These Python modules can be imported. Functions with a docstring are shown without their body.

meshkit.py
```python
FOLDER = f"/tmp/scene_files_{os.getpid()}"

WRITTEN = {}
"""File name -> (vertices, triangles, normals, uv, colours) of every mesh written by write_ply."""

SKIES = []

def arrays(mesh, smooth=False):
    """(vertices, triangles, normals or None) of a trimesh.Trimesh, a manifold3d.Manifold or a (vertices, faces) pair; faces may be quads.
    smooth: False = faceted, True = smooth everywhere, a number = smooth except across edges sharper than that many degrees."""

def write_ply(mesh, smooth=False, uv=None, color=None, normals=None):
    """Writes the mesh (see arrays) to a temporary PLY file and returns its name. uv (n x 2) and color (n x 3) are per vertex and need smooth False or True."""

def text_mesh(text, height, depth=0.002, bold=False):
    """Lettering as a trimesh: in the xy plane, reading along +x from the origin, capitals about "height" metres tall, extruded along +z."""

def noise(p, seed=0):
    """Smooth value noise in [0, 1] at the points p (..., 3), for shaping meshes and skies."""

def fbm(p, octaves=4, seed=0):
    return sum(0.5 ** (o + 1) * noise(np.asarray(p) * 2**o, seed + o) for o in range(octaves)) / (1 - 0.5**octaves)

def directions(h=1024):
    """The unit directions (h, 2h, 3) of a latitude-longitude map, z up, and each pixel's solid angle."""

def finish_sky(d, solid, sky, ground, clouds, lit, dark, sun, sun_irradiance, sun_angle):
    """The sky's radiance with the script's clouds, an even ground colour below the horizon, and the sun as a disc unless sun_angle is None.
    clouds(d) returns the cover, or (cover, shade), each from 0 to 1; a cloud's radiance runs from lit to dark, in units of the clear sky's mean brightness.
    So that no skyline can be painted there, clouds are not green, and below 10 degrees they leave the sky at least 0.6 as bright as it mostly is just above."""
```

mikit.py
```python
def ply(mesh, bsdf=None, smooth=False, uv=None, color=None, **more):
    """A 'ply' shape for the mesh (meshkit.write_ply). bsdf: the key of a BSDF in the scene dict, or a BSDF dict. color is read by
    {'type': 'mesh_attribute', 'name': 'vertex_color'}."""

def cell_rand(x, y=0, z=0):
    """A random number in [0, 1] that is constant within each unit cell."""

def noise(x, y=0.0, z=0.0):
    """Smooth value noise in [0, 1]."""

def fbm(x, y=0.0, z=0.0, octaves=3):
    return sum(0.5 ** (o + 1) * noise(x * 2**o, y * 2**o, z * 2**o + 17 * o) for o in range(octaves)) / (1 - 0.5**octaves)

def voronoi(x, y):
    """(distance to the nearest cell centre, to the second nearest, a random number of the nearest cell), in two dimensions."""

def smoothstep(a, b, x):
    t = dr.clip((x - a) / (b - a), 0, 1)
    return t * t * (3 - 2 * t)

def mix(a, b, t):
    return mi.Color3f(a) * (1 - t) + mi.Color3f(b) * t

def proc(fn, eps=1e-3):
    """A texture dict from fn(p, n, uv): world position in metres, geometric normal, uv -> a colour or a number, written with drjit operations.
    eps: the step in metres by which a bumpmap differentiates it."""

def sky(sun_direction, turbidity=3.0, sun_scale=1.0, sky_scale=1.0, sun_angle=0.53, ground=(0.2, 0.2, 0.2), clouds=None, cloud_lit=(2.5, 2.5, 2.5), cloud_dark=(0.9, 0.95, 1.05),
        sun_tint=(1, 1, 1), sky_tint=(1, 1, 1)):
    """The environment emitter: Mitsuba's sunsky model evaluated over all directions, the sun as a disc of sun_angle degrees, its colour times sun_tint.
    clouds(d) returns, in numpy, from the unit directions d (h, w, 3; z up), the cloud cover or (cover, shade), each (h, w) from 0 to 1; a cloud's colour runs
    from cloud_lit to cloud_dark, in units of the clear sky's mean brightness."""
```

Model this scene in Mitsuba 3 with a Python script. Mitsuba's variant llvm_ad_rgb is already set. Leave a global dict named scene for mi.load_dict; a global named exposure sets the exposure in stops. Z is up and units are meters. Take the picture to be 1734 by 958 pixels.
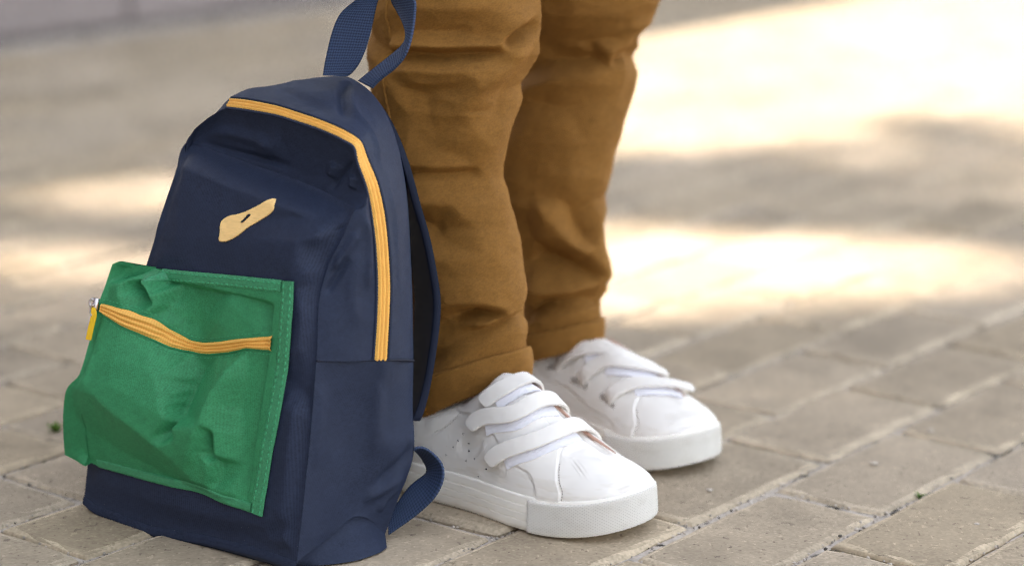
import math, random
import numpy as np, trimesh, mitsuba as mi, mikit, meshkit, drjit as dr
from mikit import proc, noise as N3, fbm as F3, cell_rand, smoothstep, mix
T = mi.ScalarTransform4f
rng = np.random.default_rng(7); random.seed(7)

D = {'bag_O': [-.324, 1.7082, .0115],
 'bag_M': [[.78403, .10779, -.61129], [-.62072, .13615, -.77212], [.0, .98481, .17365]],
 'gusset_split': 4,
 'gusset_corner': 9,
 'gusset_topleft': 17,
 'front_left': [[.0, .0, .0], [.0001, .0221, -.0], [.0051, .0551, -.0], [.0133, .093, -.0], [.0233, .1309, .0], [.0345, .164, .0], [.0415, .1852, .0],
                [.0476, .2082, -.0], [.0495, .2306, -.004], [.0517, .2545, -.01], [.0492, .2641, -.017], [.0499, .2764, -.025]],
 'gusset': [[[.2227, -.0, -.0], [.2212, .0146, -.032], [.2228, .0277, -.058], [.221, .0108, -.095]],
            [[.2227, .0341, .0], [.2222, .039, -.042], [.2219, .039, -.068], [.2246, .0347, -.1]],
            [[.222, .0805, -.0], [.2247, .0804, -.045], [.229, .0799, -.066], [.2317, .0714, -.104]],
            [[.221, .1099, -.0], [.2271, .1096, -.045], [.2309, .1095, -.062], [.2252, .1054, -.105]],
            [[.2198, .1441, -.0], [.2351, .1459, -.042], [.2391, .1462, -.054], [.2204, .1407, -.105]],
            [[.2173, .168, -.0], [.2354, .1702, -.04], [.2388, .1705, -.052], [.2158, .1677, -.105]],
            [[.2146, .1885, -.002], [.2348, .1934, -.038], [.238, .1951, -.05], [.2125, .1913, -.104]],
            [[.2166, .2097, -.005], [.2331, .2206, -.034], [.2356, .2231, -.046], [.2079, .2214, -.102]],
            [[.2232, .2307, -.009], [.2305, .2445, -.029], [.2329, .2475, -.041], [.2028, .2512, -.1]],
            [[.2274, .2505, -.014], [.2278, .2649, -.023], [.2289, .2683, -.035], [.1979, .2723, -.098]],
            [[.206, .2545, -.024], [.2232, .2836, -.015], [.2202, .2875, -.029], [.1916, .2911, -.096]],
            [[.1845, .2592, -.025], [.2201, .2935, -.013], [.2169, .2977, -.024], [.1818, .3103, -.094]],
            [[.1638, .2628, -.025], [.2093, .2972, -.012], [.2064, .3035, -.021], [.1699, .3246, -.092]],
            [[.1428, .2657, -.025], [.189, .3014, -.012], [.1855, .3085, -.019], [.1556, .3343, -.09]],
            [[.1217, .2678, -.025], [.1668, .3043, -.012], [.162, .3117, -.019], [.1383, .3394, -.088]],
            [[.097, .2712, -.025], [.1393, .3068, -.013], [.1338, .3146, -.02], [.1138, .3363, -.086]],
            [[.072, .2743, -.025], [.1136, .307, -.015], [.1073, .3153, -.022], [.0852, .3283, -.084]],
            [[.0499, .2764, -.025], [.0883, .3065, -.018], [.0847, .3143, -.026], [.0572, .317, -.08]],
            [[.0492, .2641, -.017], [.0398, .2695, -.03], [.0398, .2695, -.042], [.0472, .2641, -.085]],
            [[.0517, .2545, -.01], [.0429, .2581, -.034], [.0429, .2581, -.046], [.0497, .2545, -.085]],
            [[.0495, .2306, -.004], [.0425, .2324, -.038], [.0425, .2324, -.05], [.0475, .2306, -.085]]],
 'front_bottom': [[.0, .0, .0], [.0153, -.0045, -.0], [.0384, -.0054, -.0], [.0696, -.0071, .0], [.1021, -.0048, -.0], [.1355, -.0013, -.0], [.1625, -.0, -.0],
                  [.186, .001, .0], [.2036, .0007, -.0], [.2227, -.0, -.0]],
 'front_h': [[.061, .2716, -.013], [.0729, .2708, -.013], [.0847, .2701, -.013], [.093, .2691, -.013], [.1013, .2681, -.013], [.1095, .2671, -.013],
             [.1177, .266, -.013], [.1258, .2649, -.013], [.1339, .2638, -.013], [.143, .2625, -.013], [.152, .2612, -.013], [.161, .2599, -.013], [.1698, .2587, -.013],
             [.1775, .2572, -.0135], [.1852, .2558, -.014], [.1928, .2545, -.0145], [.2003, .2531, -.015], [.2107, .2505, -.0155], [.221, .248, -.016],
             [.0655, .2631, -.005], [.0757, .2633, -.0043], [.0858, .2636, -.0037], [.0958, .2638, -.003], [.1043, .2628, -.0027], [.1129, .2619, -.0023],
             [.1213, .261, -.002], [.1298, .2599, -.0017], [.1381, .2589, -.0013], [.1465, .2578, -.001], [.155, .2566, -.0015], [.1634, .2554, -.002],
             [.1718, .2542, -.0025], [.1801, .253, -.003], [.1865, .2514, -.005], [.1928, .2498, -.007], [.1992, .2482, -.009], [.2074, .2469, -.012],
             [.2155, .2455, -.015], [.0659, .2429, -.001], [.0759, .243, -.0007], [.0859, .2432, -.0003], [.0958, .2434, .0], [.1063, .243, .0003],
             [.1167, .2427, .0007], [.1271, .2424, .001], [.1372, .2429, .0013], [.1473, .2434, .0017], [.1573, .2439, .002], [.1666, .2444, .0017],
             [.1759, .2448, .0013], [.185, .2452, .001], [.1912, .2453, -.0015], [.1974, .2453, -.004], [.1319, .2302, .004], [.143, .2317, .0035], [.154, .2333, .003],
             [.1616, .2346, .002], [.1692, .236, .001], [.1767, .2374, -.0], [.1835, .2385, -.0017], [.1904, .2396, -.0033], [.1972, .2407, -.005],
             [.2055, .2421, -.008], [.2138, .2436, -.011], [.0762, .2101, .006], [.0858, .2109, .0065], [.0954, .2118, .007], [.105, .2126, .0075], [.1144, .2135, .008],
             [.1243, .2146, .0084], [.134, .2158, .0088], [.1437, .217, .0092], [.1534, .2181, .0096], [.1629, .2192, .01], [.1712, .2205, .0097], [.1794, .2217, .0095],
             [.1876, .2229, .0093], [.1958, .224, .009], [.2026, .2263, .007], [.2094, .2286, .005], [.2147, .2361, -.01], [.2139, .2293, -.009], [.213, .2225, -.008],
             [.2121, .2157, -.007], [.2113, .2088, -.006], [.2114, .203, -.005], [.2115, .1972, -.004], [.0649, .1953, .005], [.0749, .1963, .0058],
             [.0848, .1972, .0065], [.0947, .1981, .0072], [.1045, .1991, .008], [.1144, .2003, .0084], [.1242, .2015, .0088], [.134, .2027, .0092],
             [.1437, .2039, .0096], [.1534, .2051, .01], [.1615, .2058, .01], [.1695, .2064, .01], [.1775, .207, .01], [.1855, .2076, .01], [.1934, .2082, .01],
             [.2009, .2062, .008], [.2084, .2043, .006], [.1999, .1904, .008], [.2032, .1839, .0077], [.2065, .1775, .0073], [.2098, .1711, .007], [.2085, .1639, .0073],
             [.2073, .1567, .0077], [.206, .1495, .008], [.1887, .1379, .006], [.1932, .1331, .0043], [.1977, .1282, .0027], [.2022, .1233, .001], [.2101, .1192, -.001],
             [.218, .115, -.003], [.1939, .1093, .007], [.2039, .1066, .008], [.2138, .1039, .009], [.2196, .1028, .0065], [.2254, .1016, .004], [.211, .0788, .008],
             [.2107, .0728, .0078], [.2105, .0669, .0076], [.2103, .0609, .0074], [.2101, .0549, .0072], [.2099, .0489, .007], [.2089, .0427, .007],
             [.2079, .0365, .007], [.207, .0304, .007], [.1921, .0121, .002], [.2004, .0166, -.002], [.2139, .0228, .001], [.1891, .0064, .004], [.1985, .0086, .005],
             [.2078, .0108, .006], [.2176, .0111, .003], [.1042, .0017, .003], [.1143, .0025, .0032], [.1242, .0032, .0034], [.1341, .0039, .0036],
             [.1439, .0046, .0038], [.1536, .0053, .004], [.0395, .0169, .004], [.049, .0163, .0041], [.0584, .0158, .0043], [.0677, .0152, .0044],
             [.0771, .0147, .0046], [.0863, .0141, .0047], [.0955, .0136, .0049], [.1046, .0131, .005], [.1135, .0131, .005], [.1223, .0131, .005], [.131, .0132, .005],
             [.1397, .0132, .005], [.1483, .0132, .005], [.1569, .0132, .005], [.1654, .0133, .005], [.034, .1327, .003], [.0325, .1253, .003], [.0311, .1179, .003],
             [.0296, .1105, .003], [.0281, .103, .003], [.0266, .0955, .003], [.0252, .0888, .0029], [.0237, .0821, .0027], [.0222, .0754, .0026], [.0207, .0686, .0024],
             [.0192, .0618, .0023], [.0177, .0551, .0021], [.0162, .0483, .002], [.0148, .0412, .002], [.0134, .0341, .002], [.012, .0269, .002], [.0106, .0198, .002],
             [.089, .1246, .006], [.0899, .1184, .006], [.0908, .1122, .006], [.0918, .106, .006], [.0927, .0997, .006], [.0936, .0935, .006], [.0946, .0873, .006],
             [.0955, .0811, .006], [.0964, .0748, .006], [.0974, .0686, .006], [.0983, .0624, .006], [.0992, .0562, .006], [.1068, .0606, .006], [.1143, .0651, .006],
             [.1218, .0695, .006], [.1293, .0738, .006], [.1367, .0782, .006], [.1441, .0825, .006], [.1514, .0868, .006], [.1587, .0911, .006], [.1659, .0954, .006]],
 'pocket': {'top': [[.0409, .1842, .034], [.0456, .1871, .03], [.046, .1854, .019], [.0437, .1824, .007], [.0727, .1847, .005], [.1021, .1874, .004],
                    [.1368, .1906, .003], [.1659, .193, .003], [.1888, .1949, .003]],
            'right': [[.1811, .0271, .005], [.1841, .0645, .003], [.1876, .0994, .003], [.1899, .1338, .003], [.1906, .1678, .003], [.1888, .1949, .003]],
            'bottom': [[-.002, .0323, .022], [.0059, .0295, .018], [.0131, .0262, .014], [.0129, .0286, .01], [.023, .0268, .007], [.0498, .0269, .006],
                       [.0962, .0281, .005], [.1298, .0301, .008], [.1553, .0279, .009], [.1811, .0271, .005]],
            'left': [[-.002, .0323, .022], [.0041, .0544, .032], [.011, .0741, .04], [.019, .0892, .045], [.028, .1009, .043], [.0302, .1197, .04], [.0318, .1376, .038],
                     [.0356, .1549, .038], [.0377, .1701, .035], [.0409, .1842, .034]]},
 'pocket_h': [[.0158, .0899, .044], [.0318, .0982, .046], [.0379, .0931, .045], [.0439, .088, .044], [.0531, .0833, .043], [.0622, .0787, .042], [.0694, .0756, .0407],
              [.0766, .0725, .0393], [.0838, .0695, .038], [.09, .0663, .036], [.0962, .063, .034], [.1024, .0598, .032], [.1088, .0559, .029], [.1151, .052, .026],
              [.1204, .0474, .0225], [.1257, .0428, .019], [.1282, .0381, .016], [.1307, .0334, .013], [.0132, .0675, .033], [.0171, .0616, .0275], [.0209, .0558, .022],
              [.0271, .0533, .0193], [.0332, .0507, .0167], [.0392, .0482, .014], [.0477, .0459, .0123], [.056, .0436, .0107], [.0644, .0413, .009],
              [.0743, .0396, .0083], [.0841, .0379, .0077], [.0939, .0362, .007], [.1045, .034, .007], [.115, .0318, .007], [.037, .1468, .037], [.0468, .1431, .035],
              [.0561, .1394, .032], [.0667, .1367, .028], [.0762, .1338, .023], [.0838, .1311, .018], [.0909, .1286, .012], [.098, .128, .008], [.1069, .1282, .006],
              [.1202, .1288, .006], [.1306, .1311, .007], [.1408, .1334, .008], [.1516, .1366, .0085], [.1622, .1397, .009], [.1722, .141, .0075], [.1822, .1423, .006],
              [.0371, .1547, .037], [.0475, .1546, .036], [.0575, .1536, .034], [.0665, .1524, .03], [.0748, .1502, .024], [.0817, .1464, .017], [.0868, .1419, .01],
              [.0942, .1391, .006], [.1035, .1372, .004], [.1126, .1379, .004], [.1323, .1422, .008], [.1457, .1459, .01], [.1592, .1495, .011], [.172, .1525, .009],
              [.1806, .1543, .005], [.0332, .1159, .041], [.0449, .1157, .04], [.0566, .1156, .039], [.0656, .1149, .037], [.0745, .1143, .035], [.0818, .1198, .031],
              [.0561, .0981, .042], [.0665, .0956, .041], [.0768, .0931, .04], [.0849, .0902, .0385], [.0931, .0873, .037], [.0825, .1233, .028], [.0882, .1161, .0295],
              [.094, .1089, .031], [.0981, .1025, .0317], [.1023, .0961, .0323], [.1064, .0897, .033], [.1108, .0829, .033], [.1151, .0762, .033], [.1187, .0669, .031],
              [.1185, .1201, .003], [.1158, .1125, .004], [.1131, .1049, .005], [.1114, .097, .007], [.1097, .0891, .009], [.1114, .0838, .013], [.113, .0785, .017],
              [.1147, .0733, .021], [.1567, .1305, .017], [.1543, .1249, .0205], [.1518, .1192, .024], [.1489, .1124, .026], [.146, .1055, .028], [.1442, .0978, .0295],
              [.1424, .09, .031], [.1406, .0833, .0315], [.1389, .0765, .032], [.1357, .0683, .03], [.1324, .06, .028], [.1641, .1208, .008], [.1629, .1135, .0077],
              [.1617, .1061, .0073], [.1605, .0987, .007], [.1622, .0918, .0067], [.1639, .085, .0063], [.1656, .0781, .006], [.1658, .0717, .006], [.166, .0653, .006],
              [.1662, .0589, .006], [.1664, .0525, .006], [.1785, .1233, .004], [.1784, .1165, .004], [.1783, .1096, .004], [.1781, .1027, .004], [.178, .0959, .004],
              [.1778, .089, .004], [.1777, .0821, .004], [.1776, .0753, .004], [.1774, .0684, .004], [.1773, .0615, .004], [.1771, .0546, .004], [.1478, .0809, .025],
              [.1481, .0749, .024], [.1484, .0689, .023], [.1487, .0629, .022], [.1467, .0559, .0205], [.1448, .0489, .019], [.1396, .0363, .015], [.1454, .0765, .01],
              [.1461, .0701, .0093], [.1467, .0637, .0087], [.1474, .0573, .008], [.1479, .0505, .008], [.1483, .0437, .008], [.1367, .0626, .022], [.1336, .0509, .019],
              [.1476, .031, .015], [.1592, .0376, .012], [.1689, .0333, .008], [.0423, .1831, .034], [.0476, .1852, .031], [.0558, .1843, .028], [.06, .1806, .029],
              [.0682, .1732, .031], [.0742, .165, .029], [.0778, .1581, .025], [.0472, .1785, .008], [.0558, .171, .009], [.0671, .1641, .011], [.0786, .1572, .012],
              [.0543, .1728, .036], [.0536, .1631, .037], [.0732, .1746, .004], [.0849, .176, .0035], [.0965, .1774, .003], [.1064, .179, .0033], [.1162, .1805, .0037],
              [.1259, .1821, .004], [.0823, .1621, .005], [.0916, .1622, .0035], [.1008, .1624, .002], [.1146, .1638, .002], [.0935, .1481, .003], [.1049, .1482, .001],
              [.1423, .1821, .006], [.1404, .1762, .008], [.1385, .1704, .01], [.1347, .1636, .01], [.1309, .1567, .01], [.1203, .1449, .006], [.1311, .1811, .003],
              [.1271, .1749, .0035], [.1231, .1687, .004], [.1188, .1623, .0035], [.1144, .156, .003], [.1573, .1857, .005], [.1622, .1791, .006], [.167, .1724, .007],
              [.1651, .1658, .0085], [.1632, .1591, .01], [.1739, .1862, .003], [.1756, .1794, .0033], [.1774, .1727, .0037], [.1791, .1659, .004]],
 'pzip0': [[.0373, .1548, .037], [.0474, .1549, .036], [.057, .154, .0336], [.0659, .1525, .0294], [.0745, .1506, .0238], [.0814, .1468, .0168], [.087, .1424, .0103],
           [.0944, .1394, .0062], [.1026, .1374, .0043], [.1108, .1378, .004], [.1224, .14, .0062], [.1323, .1422, .008], [.1456, .1459, .0099], [.1589, .1492, .0107],
           [.1718, .1523, .0088], [.185, .1552, .0097]],
 'pzip1': [[.0364, .1476, .0366], [.0468, .144, .0351], [.0562, .1403, .0322], [.0667, .1376, .0281], [.076, .1347, .023], [.0836, .1319, .018], [.0909, .1295, .0122],
           [.0976, .1288, .0084], [.1053, .129, .0063], [.1126, .1292, .0057], [.1199, .1301, .0059], [.1291, .1321, .0069], [.1409, .1349, .0083],
           [.1517, .1383, .0089], [.1622, .1419, .0093], [.1722, .1427, .0077], [.1846, .1441, .0087]],
 'handle': [[[.1525, .3392, -.048], [.1499, .3512, -.052], [.1497, .3709, -.056], [.1544, .3856, -.058], [.1639, .3951, -.06], [.1765, .4057, -.062],
             [.1951, .4099, -.064], [.2157, .403, -.062], [.2203, .395, -.062], [.2206, .382, -.062], [.2193, .3649, -.06], [.2111, .3527, -.06], [.2001, .344, -.06],
             [.1902, .3345, -.06]],
            [[.167, .3405, -.058], [.1751, .3544, -.062], [.1769, .372, -.066], [.1775, .3872, -.068], [.1781, .3981, -.07], [.1784, .4029, -.076], [.18, .4027, -.082],
             [.1807, .3985, -.082], [.1862, .3921, -.082], [.2003, .3813, -.076], [.2042, .3709, -.074], [.1954, .3615, -.074], [.1846, .3507, -.07],
             [.1712, .338, -.066]]],
 'strap': [[[.1663, .3209, -.096], [.1864, .2993, -.098], [.1995, .277, -.1], [.2059, .2539, -.106], [.2126, .2309, -.113], [.2201, .199, -.12], [.2237, .1797, -.122],
            [.2263, .1581, -.12], [.228, .1276, -.116], [.2294, .106, -.11], [.2277, .0961, -.107]],
           [[.1586, .3181, -.1], [.1719, .2956, -.104], [.1804, .2704, -.11], [.1564, .2481, -.15], [.1575, .2233, -.16], [.1635, .1899, -.166], [.166, .1696, -.168],
            [.1699, .1473, -.166], [.1789, .117, -.158], [.2041, .1002, -.13], [.2126, .0925, -.12]]],
 'webbing': [[[.2294, .0752, -.106], [.2344, .0768, -.112], [.2404, .0722, -.118], [.2487, .0627, -.12], [.2477, .0462, -.118], [.2385, .0312, -.114],
              [.2292, .0199, -.108], [.2203, .0093, -.1]],
             [[.2193, .0714, -.12], [.2168, .0662, -.13], [.2205, .0614, -.132], [.2253, .0563, -.13], [.2252, .0517, -.124], [.2217, .0453, -.117],
              [.218, .0346, -.111], [.2143, .0223, -.104]]],
 'emblem': [[.1207, .2164, .0071], [.121, .2144, .0076], [.1231, .213, .0079], [.1279, .2137, .008], [.1324, .2156, .008], [.1392, .22, .0073], [.1458, .2264, .0053],
            [.1546, .233, .0029], [.1636, .2401, .0015], [.1651, .2423, .0014], [.1647, .2451, .001], [.1633, .2484, -.0016], [.1612, .2496, -.0029],
            [.1601, .2494, -.0024], [.1553, .2463, .0009], [.1486, .242, .0016], [.1397, .2373, .0022], [.1324, .2343, .0026], [.125, .2321, .003],
            [.1212, .2298, .0037], [.1185, .2264, .0046], [.1186, .224, .0052], [.12, .2202, .0061]],
 'emblem_slit': [[.1384, .2294, .0041], [.1406, .2315, .0035], [.1424, .2339, .003], [.1441, .2359, .0026], [.1451, .2362, .0025], [.1453, .2354, .0027],
                 [.144, .2337, .003], [.1422, .2315, .0036], [.1396, .2292, .0042]],
 'pull': [[.0348, .1539, .04], [.0348, .1549, .043], [.0351, .1514, .044], [.0372, .1461, .044], [.0355, .1357, .044], [.0342, .1272, .044]],
 'near': {'rows': [[.5237, -.0349, 1.874, .0736, .0766], [.4431, -.0398, 1.856, .0679, .0706], [.4027, -.0446, 1.847, .0626, .0652], [.3757, -.0473, 1.841, .0606, .063],
                   [.3622, -.0493, 1.838, .0613, .0637], [.3532, -.0503, 1.836, .062, .0645], [.342, -.0504, 1.8335, .0632, .0657], [.3308, -.0515, 1.831, .062, .0645],
                   [.3128, -.0538, 1.827, .0581, .0604], [.2858, -.0542, 1.821, .0519, .054], [.2588, -.0546, 1.815, .0466, .0485], [.2363, -.053, 1.81, .0443, .0461],
                   [.2138, -.0484, 1.805, .045, .0468], [.1959, -.0436, 1.801, .0469, .0487], [.1734, -.0392, 1.796, .0464, .0483], [.1419, -.0354, 1.789, .0443, .0461],
                   [.1214, -.0338, 1.785, .043, .0447], [.0951, -.0324, 1.785, .0424, .0441], [.0651, -.0311, 1.785, .0428, .0445]],
          'hem_dir': [.72, -.69],
          'hem_top': .2,
          'hem_tilt': -.026,
          'cuff_frac': .068,
          'gain': 2.8,
          'relief': [[-1.469, .4027, np.float64(0.0)], [-1.061, .4036, np.float64(0.0006)], [-.902, .4028, np.float64(0.0012)], [-.757, .4019, np.float64(0.0018)],
                     [-.635, .4008, np.float64(0.0024)], [-.529, .3995, np.float64(0.003)], [-.431, .3999, np.float64(0.00325)], [-.339, .4001, np.float64(0.0035)],
                     [-.246, .4003, np.float64(0.00375)], [-.156, .4005, np.float64(0.004)], [-.067, .4006, np.float64(0.00425)], [.022, .4007, np.float64(0.0045)],
                     [.111, .4007, np.float64(0.00475)], [.199, .4007, np.float64(0.005)], [.295, .4006, np.float64(0.0045)], [.394, .4005, np.float64(0.004)],
                     [.495, .4003, np.float64(0.0035)], [.602, .4, np.float64(0.003)], [.716, .3996, np.float64(0.0025)], [.847, .399, np.float64(0.002)],
                     [-.962, .3717, np.float64(0.002)], [-.819, .3731, np.float64(0.0025)], [-.688, .3743, np.float64(0.003)], [-.577, .3754, np.float64(0.0035)],
                     [-.478, .3762, np.float64(0.004)], [-.374, .3768, np.float64(0.0044)], [-.275, .3771, np.float64(0.0048)], [-.173, .3775, np.float64(0.0052)],
                     [-.073, .3779, np.float64(0.0056)], [.026, .3782, np.float64(0.006)], [.111, .3783, np.float64(0.006)], [.198, .3784, np.float64(0.006)],
                     [.287, .3785, np.float64(0.006)], [.377, .3785, np.float64(0.006)], [.465, .3785, np.float64(0.006)], [.562, .3785, np.float64(0.0055)],
                     [.671, .3782, np.float64(0.005)], [.786, .3779, np.float64(0.0045)], [.922, .3774, np.float64(0.004)], [-.757, .3539, np.float64(-0.001)],
                     [-.625, .3554, np.float64(-0.001)], [-.52, .3565, np.float64(-0.001)], [-.418, .3576, np.float64(-0.001)], [-.32, .3585, np.float64(-0.001)],
                     [-.219, .3586, np.float64(-0.00075)], [-.121, .3586, np.float64(-0.0005)], [-.025, .3584, np.float64(-0.00025)], [.072, .3582, np.float64(0.0)],
                     [.174, .3573, np.float64(0.00067)], [.273, .3564, np.float64(0.00133)], [.378, .3553, np.float64(0.002)], [.512, .3498, np.float64(0.006)],
                     [.555, .3566, np.float64(0.006)], [.66, .3627, np.float64(0.007)], [.762, .3655, np.float64(0.0065)], [.899, .3679, np.float64(0.006)],
                     [1.159, .3688, np.float64(0.004)], [.646, .3511, np.float64(-0.001)], [.786, .3555, np.float64(-0.002)], [.964, .3605, np.float64(-0.001)],
                     [.657, .3459, np.float64(0.005)], [.765, .3478, np.float64(0.005)], [.892, .3496, np.float64(0.005)], [1.028, .3517, np.float64(0.0045)],
                     [1.187, .3536, np.float64(0.004)], [-.721, .346, np.float64(0.002)], [-.622, .3469, np.float64(0.00267)], [-.518, .3478, np.float64(0.00333)],
                     [-.414, .3487, np.float64(0.004)], [-.321, .349, np.float64(0.00425)], [-.233, .3491, np.float64(0.0045)], [-.144, .3492, np.float64(0.00475)],
                     [-.057, .3492, np.float64(0.005)], [.03, .3495, np.float64(0.005)], [.118, .3498, np.float64(0.005)], [.207, .3501, np.float64(0.005)],
                     [.294, .3503, np.float64(0.005)], [-.744, .3391, np.float64(-0.004)], [-.627, .3406, np.float64(-0.00433)], [-.533, .3417, np.float64(-0.00467)],
                     [-.436, .3429, np.float64(-0.005)], [-.335, .343, np.float64(-0.005)], [-.238, .343, np.float64(-0.005)], [-.145, .3429, np.float64(-0.005)],
                     [-.054, .3428, np.float64(-0.005)], [.032, .3433, np.float64(-0.00475)], [.117, .3436, np.float64(-0.0045)], [.204, .3438, np.float64(-0.00425)],
                     [.291, .344, np.float64(-0.004)], [.402, .3443, np.float64(-0.0025)], [.519, .3443, np.float64(-0.001)], [-.752, .3274, np.float64(0.001)],
                     [-.623, .329, np.float64(0.00167)], [-.506, .3304, np.float64(0.00233)], [-.405, .3316, np.float64(0.003)], [-.309, .3318, np.float64(0.00325)],
                     [-.218, .3318, np.float64(0.0035)], [-.127, .3318, np.float64(0.00375)], [-.038, .3317, np.float64(0.004)], [.048, .3327, np.float64(0.004)],
                     [.134, .3334, np.float64(0.004)], [.22, .3341, np.float64(0.004)], [.304, .3348, np.float64(0.004)], [1.135, .3486, np.float64(0.004)],
                     [.986, .3457, np.float64(0.00433)], [.853, .3426, np.float64(0.00467)], [.752, .3393, np.float64(0.005)], [.654, .3356, np.float64(0.0055)],
                     [.588, .3314, np.float64(0.006)], [.512, .3274, np.float64(0.006)], [.437, .3234, np.float64(0.006)], [.363, .3192, np.float64(0.006)],
                     [.332, .3144, np.float64(0.00567)], [.286, .3099, np.float64(0.00533)], [.234, .3053, np.float64(0.005)], [.203, .3002, np.float64(0.004)],
                     [.173, .295, np.float64(0.003)], [-.465, .3167, np.float64(-0.001)], [-.364, .3155, np.float64(-0.001)], [-.261, .3142, np.float64(-0.001)],
                     [-.155, .3129, np.float64(-0.001)], [-.037, .3158, np.float64(0.0)], [.078, .3186, np.float64(0.001)], [.828, .3153, np.float64(-0.001)],
                     [.797, .3083, np.float64(-0.0005)], [.751, .3013, np.float64(0.0)], [-.407, .2943, np.float64(0.0)], [-.266, .2935, np.float64(0.0)],
                     [-.118, .2926, np.float64(0.0)], [.356, .2878, np.float64(0.004)], [.471, .2821, np.float64(0.004)], [.591, .2761, np.float64(0.004)],
                     [.916, .2883, np.float64(0.003)], [.897, .2829, np.float64(0.00275)], [.888, .2774, np.float64(0.0025)], [.875, .2719, np.float64(0.00225)],
                     [.877, .2662, np.float64(0.002)], [-.164, .2723, np.float64(0.0)], [-.044, .2705, np.float64(0.00033)], [.079, .2688, np.float64(0.00067)],
                     [.203, .2669, np.float64(0.001)], [-.562, .257, np.float64(0.002)], [-.438, .2572, np.float64(0.002)], [-.317, .2572, np.float64(0.002)],
                     [-.194, .2572, np.float64(0.002)], [-.077, .2569, np.float64(0.002)], [.039, .2572, np.float64(0.002)], [.155, .2575, np.float64(0.002)],
                     [.268, .2577, np.float64(0.002)], [.381, .2579, np.float64(0.002)], [.494, .2579, np.float64(0.002)], [-.533, .2521, np.float64(-0.0015)],
                     [-.38, .2523, np.float64(-0.0015)], [-.231, .2522, np.float64(-0.0015)], [-.086, .2518, np.float64(-0.0015)], [.053, .2525, np.float64(-0.00138)],
                     [.191, .253, np.float64(-0.00125)], [.329, .2534, np.float64(-0.00112)], [.463, .2538, np.float64(-0.001)], [-.496, .2474, np.float64(0.001)],
                     [-.374, .2476, np.float64(0.001)], [-.254, .2476, np.float64(0.001)], [-.134, .2476, np.float64(0.001)], [-.014, .2475, np.float64(0.001)],
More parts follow.
